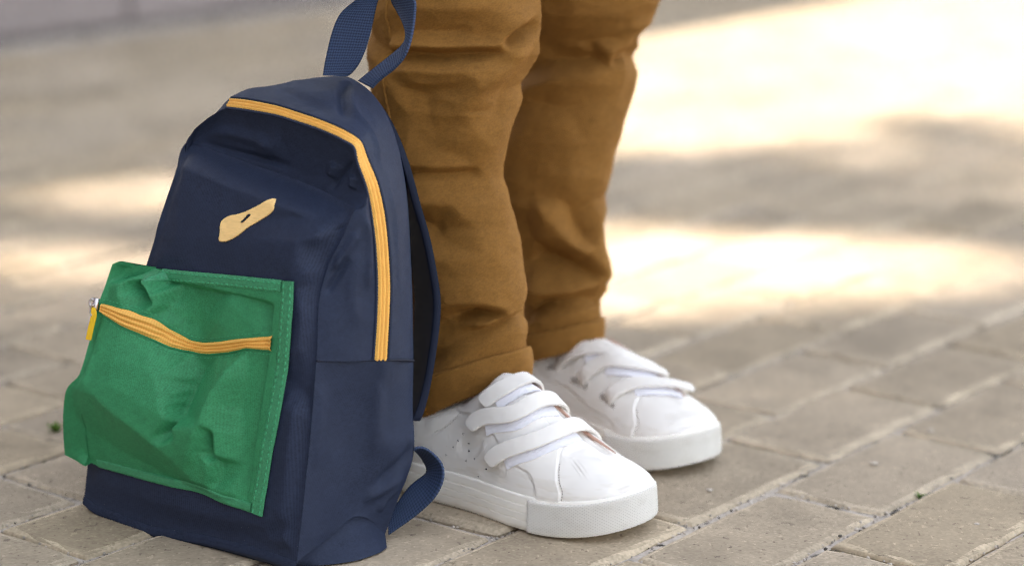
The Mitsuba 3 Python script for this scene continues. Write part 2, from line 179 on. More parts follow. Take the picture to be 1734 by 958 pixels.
                     [.107, .2473, np.float64(0.001)], [.23, .2476, np.float64(0.0012)], [.353, .2479, np.float64(0.0014)], [.474, .2481, np.float64(0.0016)],
                     [.598, .2482, np.float64(0.0018)], [.738, .248, np.float64(0.002)], [-.562, .2284, np.float64(0.003)], [-.405, .2295, np.float64(0.003)],
                     [-.26, .2303, np.float64(0.003)], [-.117, .2308, np.float64(0.003)], [.03, .2313, np.float64(0.003)], [.176, .2318, np.float64(0.003)],
                     [.31, .2316, np.float64(0.0032)], [.449, .2312, np.float64(0.0034)], [.596, .2306, np.float64(0.0036)], [.753, .2299, np.float64(0.0038)],
                     [.932, .2287, np.float64(0.004)], [-.524, .2149, np.float64(-0.003)], [-.366, .2122, np.float64(-0.0035)], [-.226, .2092, np.float64(-0.004)],
                     [-.14, .2051, np.float64(-0.0025)], [-.056, .2009, np.float64(-0.001)], [.396, .2142, np.float64(0.003)], [.511, .2128, np.float64(0.003)],
                     [.629, .2112, np.float64(0.003)], [.749, .2095, np.float64(0.003)], [.895, .2073, np.float64(0.003)], [-.757, .1901, np.float64(0.002)],
                     [-.611, .1902, np.float64(0.0022)], [-.481, .1901, np.float64(0.0024)], [-.36, .1897, np.float64(0.0026)], [-.246, .1891, np.float64(0.0028)],
                     [-.132, .1885, np.float64(0.003)], [.008, .1897, np.float64(0.0032)], [.143, .1906, np.float64(0.0034)], [.278, .1913, np.float64(0.0036)],
                     [.412, .1919, np.float64(0.0038)], [.55, .1923, np.float64(0.004)], [.689, .1914, np.float64(0.00333)], [.848, .1902, np.float64(0.00267)],
                     [1.053, .1883, np.float64(0.002)], [-.618, .169, np.float64(0.001)], [-.46, .1699, np.float64(0.0014)], [-.314, .1706, np.float64(0.0018)],
                     [-.176, .171, np.float64(0.0022)], [-.042, .1713, np.float64(0.0026)], [.091, .1714, np.float64(0.003)], [.201, .1704, np.float64(0.0032)],
                     [.313, .1693, np.float64(0.0034)], [.427, .1681, np.float64(0.0036)], [.546, .1666, np.float64(0.0038)], [.669, .1651, np.float64(0.004)],
                     [-.406, .1489, np.float64(0.002)], [-.201, .1501, np.float64(0.003)], [-.031, .1497, np.float64(0.004)], [.135, .1493, np.float64(0.005)],
                     [.239, .1471, np.float64(0.00533)], [.345, .1446, np.float64(0.00567)], [.456, .142, np.float64(0.006)], [.596, .1442, np.float64(0.005)],
                     [.758, .1459, np.float64(0.004)], [-.399, .1374, np.float64(-0.003)], [-.213, .1379, np.float64(-0.0045)], [-.033, .1381, np.float64(-0.006)],
                     [.181, .1381, np.float64(-0.006)], [.31, .136, np.float64(-0.004)], [.441, .1339, np.float64(-0.002)], [-.117, .1315, np.float64(-0.002)],
                     [.009, .1304, np.float64(0.0)], [.133, .129, np.float64(0.002)], [.259, .1274, np.float64(0.004)], [.377, .1288, np.float64(0.004)],
                     [.49, .1301, np.float64(0.004)], [.613, .131, np.float64(0.004)], [.755, .1326, np.float64(0.0035)], [.944, .1333, np.float64(0.003)],
                     [-.707, .1083, np.float64(-0.002)], [-.559, .1107, np.float64(-0.002)], [-.415, .113, np.float64(-0.002)], [-.286, .1149, np.float64(-0.002)],
                     [-.159, .117, np.float64(-0.002)], [-.031, .1189, np.float64(-0.002)], [.097, .1208, np.float64(-0.002)], [.242, .1228, np.float64(-0.002)],
                     [.379, .1247, np.float64(-0.002)], [.513, .1264, np.float64(-0.002)], [.651, .1279, np.float64(-0.00167)], [.811, .1288, np.float64(-0.00133)],
                     [1.041, .1286, np.float64(-0.001)], [-.653, .0918, np.float64(0.002)], [-.491, .0955, np.float64(0.002)], [-.342, .0986, np.float64(0.002)],
                     [-.2, .1015, np.float64(0.002)], [-.06, .1041, np.float64(0.002)], [.08, .1067, np.float64(0.002)], [.205, .1089, np.float64(0.002)],
                     [.331, .111, np.float64(0.002)], [.454, .113, np.float64(0.002)], [.576, .115, np.float64(0.002)], [.705, .1166, np.float64(0.002)],
                     [.861, .1176, np.float64(0.002)]]},
 'far': {'rows': [[.5195, .0736, 2.0113, .0814, .0847], [.4327, .0699, 1.9959, .0668, .0695], [.3891, .067, 1.9881, .0595, .0619], [.3599, .0624, 1.983, .0546, .0568],
                  [.3453, .0581, 1.9804, .0511, .0532], [.3306, .0514, 1.9779, .0462, .048], [.3199, .052, 1.976, .0477, .0496], [.3062, .0514, 1.9736, .049, .0509],
                  [.2719, .0422, 1.9676, .0523, .0543], [.2327, .0334, 1.9607, .0501, .0521], [.2032, .0311, 1.9556, .0474, .0493], [.1737, .0314, 1.9504, .0424, .0441],
                  [.1541, .0351, 1.947, .04, .0416], [.1295, .0422, 1.9427, .0378, .0393], [.1147, .0429, 1.9401, .0363, .0377], [.1047, .041, 1.9384, .0323, .0336],
                  [.0899, .0419, 1.9359, .032, .0333], [.0663, .0428, 1.935, .0316, .0329]],
         'hem_dir': [.76, -.65],
         'hem_top': .18,
         'hem_tilt': -.017,
         'cuff_frac': .052,
         'gain': 2.7,
         'relief': [[-1.073, .3772, np.float64(0.004)], [-.874, .3784, np.float64(0.00425)], [-.728, .3792, np.float64(0.0045)], [-.605, .3798, np.float64(0.00475)],
                    [-.491, .3803, np.float64(0.005)], [-.382, .3806, np.float64(0.00525)], [-.278, .3809, np.float64(0.0055)], [-.177, .3811, np.float64(0.00575)],
                    [-.076, .3812, np.float64(0.006)], [.036, .3804, np.float64(0.00567)], [.15, .3796, np.float64(0.00533)], [.265, .3788, np.float64(0.005)],
                    [.384, .3778, np.float64(0.00467)], [.505, .3768, np.float64(0.00433)], [.642, .3756, np.float64(0.004)], [-.959, .3538, np.float64(0.004)],
                    [-.785, .3544, np.float64(0.00433)], [-.65, .3546, np.float64(0.00467)], [-.522, .3548, np.float64(0.005)], [-.398, .3548, np.float64(0.00533)],
                    [-.279, .3546, np.float64(0.00567)], [-.162, .3544, np.float64(0.006)], [-.041, .3545, np.float64(0.00567)], [.079, .3546, np.float64(0.00533)],
                    [.201, .3546, np.float64(0.005)], [.326, .3545, np.float64(0.00467)], [.453, .3543, np.float64(0.00433)], [.585, .354, np.float64(0.004)],
                    [-.853, .3338, np.float64(-0.002)], [-.683, .333, np.float64(-0.002)], [-.533, .332, np.float64(-0.002)], [-.393, .3307, np.float64(-0.002)],
                    [-.237, .3297, np.float64(-0.00133)], [-.079, .3287, np.float64(-0.00067)], [.075, .3276, np.float64(0.0)], [.451, .3236, np.float64(0.006)],
                    [.612, .3267, np.float64(0.0055)], [.79, .3297, np.float64(0.005)], [1.205, .3333, np.float64(0.004)], [.2, .3341, np.float64(0.001)],
                    [.337, .3356, np.float64(0.0015)], [.49, .3367, np.float64(0.002)], [-.995, .307, np.float64(-0.005)], [-.801, .31, np.float64(-0.00533)],
                    [-.636, .3126, np.float64(-0.00567)], [-.491, .315, np.float64(-0.006)], [-.336, .3159, np.float64(-0.006)], [-.185, .3166, np.float64(-0.006)],
                    [-.032, .3171, np.float64(-0.006)], [.126, .3179, np.float64(-0.005)], [.284, .3185, np.float64(-0.004)], [.592, .3175, np.float64(-0.002)],
                    [.796, .319, np.float64(-0.002)], [1.076, .3198, np.float64(-0.002)], [-.745, .2925, np.float64(0.001)], [-.604, .2954, np.float64(0.00167)],
                    [-.468, .2981, np.float64(0.00233)], [-.332, .3007, np.float64(0.003)], [-.224, .3025, np.float64(0.0032)], [-.115, .3042, np.float64(0.0034)],
                    [-.005, .3056, np.float64(0.0036)], [.111, .3072, np.float64(0.0038)], [.23, .3087, np.float64(0.004)], [.358, .3097, np.float64(0.00375)],
                    [.489, .3106, np.float64(0.0035)], [.622, .3115, np.float64(0.00325)], [.774, .3121, np.float64(0.003)], [-.752, .2781, np.float64(-0.002)],
                    [-.561, .2797, np.float64(-0.0025)], [-.396, .2809, np.float64(-0.003)], [-.267, .2801, np.float64(-0.00233)], [-.138, .2792, np.float64(-0.00167)],
                    [-.008, .2783, np.float64(-0.001)], [.309, .2899, np.float64(0.002)], [.446, .2881, np.float64(0.002)], [.587, .2862, np.float64(0.002)],
                    [.758, .2837, np.float64(0.002)], [-.444, .251, np.float64(0.0)], [-.331, .2514, np.float64(0.0006)], [-.218, .2517, np.float64(0.0012)],
                    [-.107, .2518, np.float64(0.0018)], [.006, .2519, np.float64(0.0024)], [.118, .252, np.float64(0.003)], [.234, .252, np.float64(0.00275)],
                    [.351, .2518, np.float64(0.0025)], [.477, .2514, np.float64(0.00225)], [.617, .2508, np.float64(0.002)], [-.357, .2221, np.float64(0.0)],
                    [-.237, .2224, np.float64(0.0006)], [-.119, .2227, np.float64(0.0012)], [-.001, .2228, np.float64(0.0018)], [.116, .2229, np.float64(0.0024)],
                    [.233, .2229, np.float64(0.003)], [.379, .2227, np.float64(0.00267)], [.538, .2221, np.float64(0.00233)], [.724, .221, np.float64(0.002)],
                    [-.276, .204, np.float64(-0.0005)], [-.138, .204, np.float64(-0.0005)], [-.0, .2038, np.float64(-0.0005)], [.137, .2034, np.float64(-0.0005)],
                    [.277, .2028, np.float64(-0.0005)], [.431, .2028, np.float64(-0.0005)], [.595, .2025, np.float64(-0.0005)], [.807, .2014, np.float64(-0.0005)],
                    [-.281, .198, np.float64(0.001)], [-.145, .1994, np.float64(0.004)], [-.145, .1994, np.float64(0.005)], [-.089, .1942, np.float64(0.005)],
                    [-.031, .1889, np.float64(0.005)], [.029, .1836, np.float64(0.005)], [.104, .1786, np.float64(0.00533)], [.18, .1736, np.float64(0.00567)],
                    [.237, .1687, np.float64(0.006)], [.331, .1637, np.float64(0.006)], [.43, .1585, np.float64(0.006)], [.262, .1994, np.float64(-0.002)],
                    [.348, .1926, np.float64(-0.003)], [.449, .1856, np.float64(-0.004)], [.554, .1788, np.float64(-0.003)], [.651, .1721, np.float64(-0.002)],
                    [.91, .1851, np.float64(0.003)], [.867, .1798, np.float64(0.00367)], [.843, .1741, np.float64(0.00433)], [.785, .1687, np.float64(0.005)],
                    [.677, .1622, np.float64(0.0045)], [.574, .1556, np.float64(0.004)], [-.41, .1826, np.float64(-0.002)], [-.385, .176, np.float64(-0.002)],
                    [-.369, .1695, np.float64(-0.002)], [-.374, .1627, np.float64(-0.002)], [-.661, .1491, np.float64(-0.004)], [-.323, .1547, np.float64(-0.007)],
                    [-.15, .1541, np.float64(-0.007)], [.016, .1534, np.float64(-0.007)], [.137, .1502, np.float64(-0.00667)], [.255, .1469, np.float64(-0.00633)],
                    [.381, .1433, np.float64(-0.006)], [.519, .138, np.float64(-0.004)], [.68, .1323, np.float64(-0.002)], [-.061, .1401, np.float64(-0.003)],
                    [.068, .1376, np.float64(-0.002)], [.202, .1349, np.float64(-0.001)], [-.804, .1261, np.float64(0.003)], [-.614, .1255, np.float64(0.0045)],
                    [-.469, .1241, np.float64(0.006)], [-.282, .1243, np.float64(0.006)], [-.097, .1242, np.float64(0.006)], [.086, .1236, np.float64(0.006)],
                    [.262, .1249, np.float64(0.00533)], [.453, .1257, np.float64(0.00467)], [.648, .1264, np.float64(0.004)], [.876, .1311, np.float64(0.004)],
                    [-.899, .1066, np.float64(-0.003)], [-.707, .111, np.float64(-0.004)], [-.52, .1154, np.float64(-0.005)], [-.349, .1153, np.float64(-0.0045)],
                    [-.188, .1148, np.float64(-0.004)], [-.011, .1145, np.float64(-0.0036)], [.178, .1139, np.float64(-0.0032)], [.384, .113, np.float64(-0.0028)],
                    [.619, .1117, np.float64(-0.0024)], [.951, .1094, np.float64(-0.002)], [-.848, .0978, np.float64(0.002)], [-.615, .0991, np.float64(0.002)],
                    [-.409, .0999, np.float64(0.002)], [-.218, .1004, np.float64(0.002)], [-.031, .1007, np.float64(0.002)], [.153, .1007, np.float64(0.002)],
                    [.388, .1013, np.float64(0.002)], [.635, .1013, np.float64(0.002)], [.99, .0999, np.float64(0.002)]]},
 'base_line': [[.208, -.008, -.0151], [.2192, -.0063, -.0245], [.2289, -.0038, -.0386], [.2351, -.001, -.0548], [.2361, .0019, -.0713], [.2328, .0042, -.0846]],
 'pocket_rect': [.0341, .1787, .175, .0521],
 'bag_strokes': {'front': [[[[.0727, .2734, -.0245], [.0976, .2704, -.0245], [.1223, .267, -.0245], [.1586, .2626, -.0243], [.1943, .2562, -.0242], [.2252, .251, -.0158]],
                            .00221, -.00216, 1],
                           [[[.2261, .2503, -.0148], [.2196, .2377, -.0117], [.2141, .2335, -.0075]], .00207, -.0036, 1],
                           [[[.193, .2552, -.0233], [.2068, .2503, -.0208], [.2178, .2509, -.019]], .00168, -.0027, 1]],
                 'fgus': [[[[.1921, .2585, -.0249], [.2004, .2706, -.0245], [.2175, .2843, -.0187]], .00295, -.0045, 1],
                          [[[.1919, .2695, -.0246], [.1982, .2807, -.0221]], .00379, .0045, 0], [[[.2131, .2638, -.0252], [.2153, .2745, -.0229]], .00334, .0045, 0],
                          [[[.0525, .2781, -.0252], [.0841, .2753, -.0251], [.1206, .2741, -.0252], [.1565, .2713, -.0252]], .00311, -.0045, 0],
                          [[[.0608, .2817, -.0257], [.0883, .2885, -.025], [.1196, .2869, -.0242], [.1454, .2789, -.0245]], .00488, .0039, 0],
                          [[[.1211, .2712, -.0251], [.1289, .2829, -.0245], [.1456, .2912, -.0211]], .00606, .0033, 0],
                          [[[.2305, .2526, -.017], [.2326, .2247, -.0275], [.2327, .1911, -.0299]], .00331, .003, 0],
                          [[[.2184, .2058, -.0061], [.2264, .2237, -.0128], [.2311, .239, -.0174]], .00331, .0033, 0],
                          [[[.2164, .1887, -.0037], [.2219, .2021, -.009], [.2265, .2195, -.0134]], .0029, -.003, 0],
                          [[[.2311, .2244, -.0199], [.2295, .199, -.0197], [.2326, .1658, -.0249]], .00497, .0024, 0]],
                 'rgus': [[[[.1582, .3321, -.0769], [.1946, .3129, -.0459], [.2154, .29, -.0453], [.2231, .2741, -.0458]], .00392, .0028, 0],
                          [[[.1452, .3377, -.0839], [.1723, .3234, -.0498], [.1956, .3103, -.0325]], .00395, -.0042, 0],
                          [[[.1114, .3253, -.0454], [.1526, .3204, -.0339], [.185, .3132, -.0312]], .00525, -.0021, 0],
                          [[[.2222, .2741, -.05], [.2305, .233, -.0584], [.2346, .191, -.0631]], .00378, .0014, 0]],
                 'side': [[[[.2299, .0579, -.1018], [.224, .0452, -.0776], [.2224, .0375, -.0612]], .00523, .00425, 0],
                          [[[.2306, .0823, -.1034], [.2316, .0718, -.0974], [.2283, .0589, -.0835], [.2235, .0456, -.0717]], .00435, -.00374, 0],
                          [[[.235, .1315, -.0502], [.2312, .1046, -.058], [.2272, .0688, -.0634]], .00676, .00255, 0],
                          [[[.2219, .1308, -.0054], [.2221, .097, -.0076], [.2224, .0632, -.0067]], .00499, .00255, 0],
                          [[[.2225, .0269, -.0825], [.2238, .0379, -.0857], [.2276, .0487, -.0994]], .00348, .0034, 0]],
                 'pocket': [[[[.1441, .0487, .0177], [.1348, .034, .01]], .00171, -.00112, 1]]},
 'leg_strokes': {'near': [], 'far': []},
 'cam': {'origin': [.0, .0, .59686], 'target': [.0, .971673, .360537], 'up': [-.01089, .236313, .971616], 'fov': 24.483828130923325},
 'brick': {'org': [-.03397, 1.62792], 'yaw': .91837, 'off': {'0': .758, '1': 1.358, '2': .932, '-1': 2.217, '-2': 2.683}},
 'wall_v': -2.2851,
 'wall_h': 1.018,
 'sun_gaps': [[[[-.163, 3.773], [.136, 4.199], [.221, 4.442], [.694, 5.263], [.884, 5.649], [1.496, 5.846], [.971, 3.731], [.788, 3.606], [.672, 3.643], [.581, 3.648],
                [.499, 3.587], [.44, 3.401], [.366, 3.348], [.275, 3.272], [.158, 3.256], [.025, 3.203]],
               1],
              [[[.374, 3.606], [.971, 3.731], [.865, 3.308], [.435, 3.227], [.341, 3.276]], .5],
              [[[.377, 3.224], [.734, 3.347], [.877, 3.355], [.826, 3.15], [.499, 3.11], [.382, 3.124]], .6],
              [[[.507, 3.01], [.612, 3.075], [.81, 3.087], [.766, 2.911], [.614, 2.892], [.518, 2.934]], .75],
              [[[.092, 2.727], [.161, 2.715], [.262, 2.678], [.293, 2.643], [.433, 2.674], [.495, 2.637], [.475, 2.447], [.387, 2.451], [.294, 2.412], [.209, 2.429],
                [.143, 2.375], [.081, 2.347], [-.004, 2.349], [-.005, 2.7]],
               1],
              [[[.495, 2.637], [.583, 2.62], [.688, 2.596], [.653, 2.455], [.462, 2.446]], .7],
              [[[.087, 2.353], [.143, 2.38], [.265, 2.373], [.228, 2.299], [.137, 2.26], [.083, 2.235]], .45],
              [[[.149, 2.172], [.186, 2.142], [.224, 2.197], [.295, 2.211], [.316, 2.158], [.289, 2.076], [.246, 2.033], [.18, 2.063]], .8],
              [[[-.594, 2.874], [-.571, 2.95], [-.512, 3.0], [-.35, 3.062], [-.327, 2.852], [-.493, 2.798], [-.565, 2.804]], .995],
              [[[-.673, 2.574], [-.547, 2.607], [-.48, 2.605], [-.338, 2.59], [-.322, 2.463], [-.443, 2.431], [-.509, 2.449], [-.628, 2.396]], .995],
              [[[-.628, 2.396], [-.389, 2.447], [-.369, 2.238], [-.419, 2.108], [-.587, 2.229]], .4], [[[-.582, 3.184], [-.388, 3.399], [-.369, 3.233], [-.532, 3.126]], .6]],
 'weed': [-.3838, 1.9065],
 'weed2': [.3228, 1.7652],
 'crumbs': [[.1576, 1.7682, .0022, 'pale crumb on the brick in front of the far trainer'], [.3595, 1.932, .0024, 'pale crumb in the joint at the right edge of the pavement'],
            [.2976, 1.8405, .0026, 'pale crumb flattened on a brick right of the trainers'], [.3543, 1.6956, .0016, 'pale crumb on the brick at the bottom right corner']]}

scene, labels = {}, {}
# ------------------------------------------------------------------ camera, sky, exposure
YAW = D['brick']['yaw']
DU = np.array([math.cos(YAW), math.sin(YAW)]); DV = np.array([math.sin(YAW), -math.cos(YAW)])
SUN_EL = math.radians(52)
SUN = np.array([-DV[0] * math.cos(SUN_EL), -DV[1] * math.cos(SUN_EL), math.sin(SUN_EL)])
exposure = 4.22
scene['camera'] = {'type': 'thinlens', 'fov': D['cam']['fov'], 'fov_axis': 'x', 'aperture_radius': 0.0142, 'focus_distance': 1.72,
                   'near_clip': 0.05, 'far_clip': 400.0, 'to_world': T().look_at(origin=D['cam']['origin'], target=D['cam']['target'], up=D['cam']['up'])}
scene['sky_light'] = mikit.sky(SUN.tolist(), turbidity=3, sun_scale=0.58, sky_scale=1.0, clouds=lambda d: 0.35, cloud_lit=(1.8, 1.72, 1.6), sky_tint=(1.36, 1.0, .74), sun_tint=(.95, 1.0, 1.10), sun_angle=1.3, ground=(.24, .21, .18))

import math, numpy as np, trimesh
from scipy.interpolate import PchipInterpolator, CubicSpline, LinearNDInterpolator, NearestNDInterpolator, RegularGridInterpolator
from scipy.ndimage import gaussian_filter
from scipy.spatial import cKDTree
import meshkit

def A(x): return np.asarray(x, float)
def unit(v): return v / np.maximum(np.linalg.norm(v, axis=-1, keepdims=True), 1e-12)

def curve(P, n, ease=False):
    """n points along a smooth curve through P, evenly spaced by length."""
    P = A(P); d = np.r_[0, np.cumsum(np.linalg.norm(np.diff(P, axis=0), axis=1))]
    f = PchipInterpolator(d, P, axis=0); t = np.linspace(0, d[-1], max(6 * n, 200)); Q = f(t)
    d = np.r_[0, np.cumsum(np.linalg.norm(np.diff(Q, axis=0), axis=1))]
    return np.stack([np.interp(np.linspace(0, d[-1], n), d, Q[:, k]) for k in range(P.shape[1])], 1)

def through(P, n):
    """n points of a smooth curve that passes P at even parameters (landmarks stay matched between curves)."""
    P = A(P); return CubicSpline(np.arange(len(P)), P, axis=0)(np.linspace(0, len(P) - 1, n)) if len(P) > 3 else PchipInterpolator(np.arange(len(P)), P, axis=0)(np.linspace(0, len(P) - 1, n))

def grid_faces(nu, nv, closed=False, flip=False):
    i, j = np.meshgrid(np.arange(nu if closed else nu - 1), np.arange(nv - 1), indexing='ij')
    a, b, c, d = i * nv + j, ((i + 1) % nu) * nv + j, ((i + 1) % nu) * nv + j + 1, i * nv + j + 1
    q = np.stack([a, b, c, d], -1).reshape(-1, 4)
    f = np.vstack([q[:, [0, 1, 2]], q[:, [0, 2, 3]]])
    return f[:, ::-1] if flip else f

def gmesh(G, closed=False, flip=False):
    G = A(G); return trimesh.Trimesh(G.reshape(-1, 3), grid_faces(G.shape[0], G.shape[1], closed, flip), process=False)

def loft(cols, nv, closed=False):
    """cols: list of (n,3) curves; a smooth surface through them."""
    C = A(cols); k = len(C)
    if k == 2: t = np.linspace(0, 1, nv)[:, None, None]; G = C[0] * (1 - t) + C[1] * t
    else: G = PchipInterpolator(np.arange(k), C, axis=0)(np.linspace(0, k - 1, nv))
    return G.transpose(1, 0, 2)

def coons(b, r, t, l, nu, nv):
    """b,t run left to right; l,r run bottom to top."""
    b, t, l, r = curve(b, nu), curve(t, nu), curve(l, nv), curve(r, nv)
    u, v = np.linspace(0, 1, nu)[:, None, None], np.linspace(0, 1, nv)[None, :, None]
    return (1 - v) * b[:, None] + v * t[:, None] + (1 - u) * l[None] + u * r[None] - ((1 - u) * (1 - v) * b[0] + u * (1 - v) * b[-1] + (1 - u) * v * t[0] + u * v * t[-1])

def vnormals(v, f):
    n = np.zeros_like(v); c = np.cross(v[f[:, 1]] - v[f[:, 0]], v[f[:, 2]] - v[f[:, 0]])
    for k in range(3): np.add.at(n, f[:, k], c)
    return unit(n)

def sculpt(m, strokes, out=None, lock=None):
    """Raises and sinks folds along polylines. stroke: (points, width, height, kind) kind 0 round, 1 sharp crease, 2 overlap (high on one side, low on the other)."""
    v = A(m.vertices).copy(); n = vnormals(v, m.faces)
    if out is not None: n = n * np.where((n @ A(out)).mean() < 0, -1, 1)
    off = np.zeros(len(v)); tree = cKDTree(v)
    for P, w, h, kind in strokes:
        P = A(P); L = np.linalg.norm(np.diff(P, axis=0), axis=1).sum(); Q = curve(P, max(12, int(L / (w * 0.3))))
        T = unit(np.gradient(Q, axis=0)); NQ = n[tree.query(Q)[1]]
        q = cKDTree(Q); d, i = q.query(v, distance_upper_bound=3.2 * w); ok = np.isfinite(d)
        ii = np.where(ok)[0]; i = i[ok]; ok2 = (n[ii] * NQ[i]).sum(1) > 0.15; ii, i = ii[ok2], i[ok2]
        r = v[ii] - Q[i]; s = (r * np.cross(T[i], NQ[i])).sum(1); r = np.linalg.norm(r, axis=1)
        t = i / (len(Q) - 1.0); tap = np.clip(np.minimum(t, 1 - t) * 4, 0, 1); tap = tap * tap * (3 - 2 * tap)
        if kind == 0: p = np.exp(-(r / w) ** 2)
        elif kind == 1: p = np.exp(-np.sqrt((r / w) ** 2 + 0.04) * 1.6)
        else: x = s / w; p = np.exp(-np.maximum(0, r - abs(s)) ** 2 / w ** 2) * np.where(x > 0, x * np.exp(0.5 - x * x * .5) * np.exp(-x), np.tanh(3 * x) * np.exp(-x * x)) * 1.6
        off[ii] += h * tap * p
    if lock is not None: off *= lock
    return v + n * off[:, None]

def ridged(p, octaves=3, seed=0):
    """noise with sharp crests, for creased cloth, about -0.5..0.5"""
    return sum(.5 ** (o + 1) * (1 - np.abs(2 * meshkit.noise(A(p) * 1.9 ** o + 3.1 * o, seed + o) - 1)) ** 2 for o in range(octaves)) / (1 - .5 ** octaves) - .4

def hfield(pts, *_):
    """heights over the (a,b) plane from picks: flat facets between them, as taut cloth folds (blur the result)"""
    pts = A(pts); q = np.unique(np.round(pts, 5), axis=0); li, ne = LinearNDInterpolator(q[:, :2], q[:, 2]), NearestNDInterpolator(q[:, :2], q[:, 2])
    def f(ab):
        ab = A(ab); h = li(ab[..., 0], ab[..., 1]); return np.where(np.isnan(h), ne(ab[..., 0], ab[..., 1]), h)
    return f

def ribbon(e0, e1, th, n=120, across=6):
    """a flat strap between two edges with real thickness and rounded rims"""
    e0, e1 = through(e0, n), through(e1, n); mid = (e0 + e1) / 2; T = unit(np.gradient(mid, axis=0)); W = unit(e1 - e0); N = unit(np.cross(T, W))
    s = np.r_[0, np.linspace(.05, .95, across - 2), 1]; ring = []
    for k in s: ring.append(e0 + (e1 - e0) * k + N * th / 2 * (1 if 0 < k < 1 else .8))
    for k in s[::-1]: ring.append(e0 + (e1 - e0) * k - N * th / 2 * (1 if 0 < k < 1 else .8))
    G = A(ring); m = gmesh(G, closed=True)
    k = len(ring); caps = []
    for c in (0, n - 1):
        idx = [j * n + c for j in range(k)]
        for j in range(1, k - 1): caps.append([idx[0], idx[j], idx[j + 1]] if c else [idx[0], idx[j + 1], idx[j]])
    m = trimesh.Trimesh(m.vertices, np.vstack([m.faces, caps]), process=False)
    return m

def tube(P, r, sides=6, n=None):
    P = A(P) if n is None else curve(P, n); T = unit(np.gradient(P, axis=0))
    a = unit(np.cross(T, np.where(np.abs(T[:, 2:]) < .9, [0, 0, 1.0], [1.0, 0, 0]))); b = np.cross(T, a)
    ang = np.arange(sides) * 2 * np.pi / sides; r = np.broadcast_to(r, (len(P),))[None, :, None]
    G = P[None] + r * (np.cos(ang)[:, None, None] * a[None] + np.sin(ang)[:, None, None] * b[None])
    m = gmesh(G, closed=True); k = sides; n = len(P)
    c = [[0, (j + 1) * n, j * n] for j in range(1, k - 1)] + [[n - 1, j * n + n - 1, (j + 1) * n + n - 1] for j in range(1, k - 1)]
    return trimesh.Trimesh(m.vertices, np.vstack([m.faces, c]), process=False)

def dashes(P, r, length, gap, lift=None):
    """a row of stitches along a polyline"""
    P = A(P); d = np.r_[0, np.cumsum(np.linalg.norm(np.diff(P, axis=0), axis=1))]; out = []
    at = lambda s: np.stack([np.interp(s, d, P[:, k]) for k in range(3)], -1)
    s = 0.0
    while s + length < d[-1]:
        Q = at(np.linspace(s, s + length, 5)); out.append(tube(Q, r * np.array([.45, 1, 1, 1, .45]), 5)); s += length + gap
    return trimesh.util.concatenate(out)

def cat(ms): return trimesh.util.concatenate([trimesh.Trimesh(m.vertices, m.faces, process=False) for m in ms])

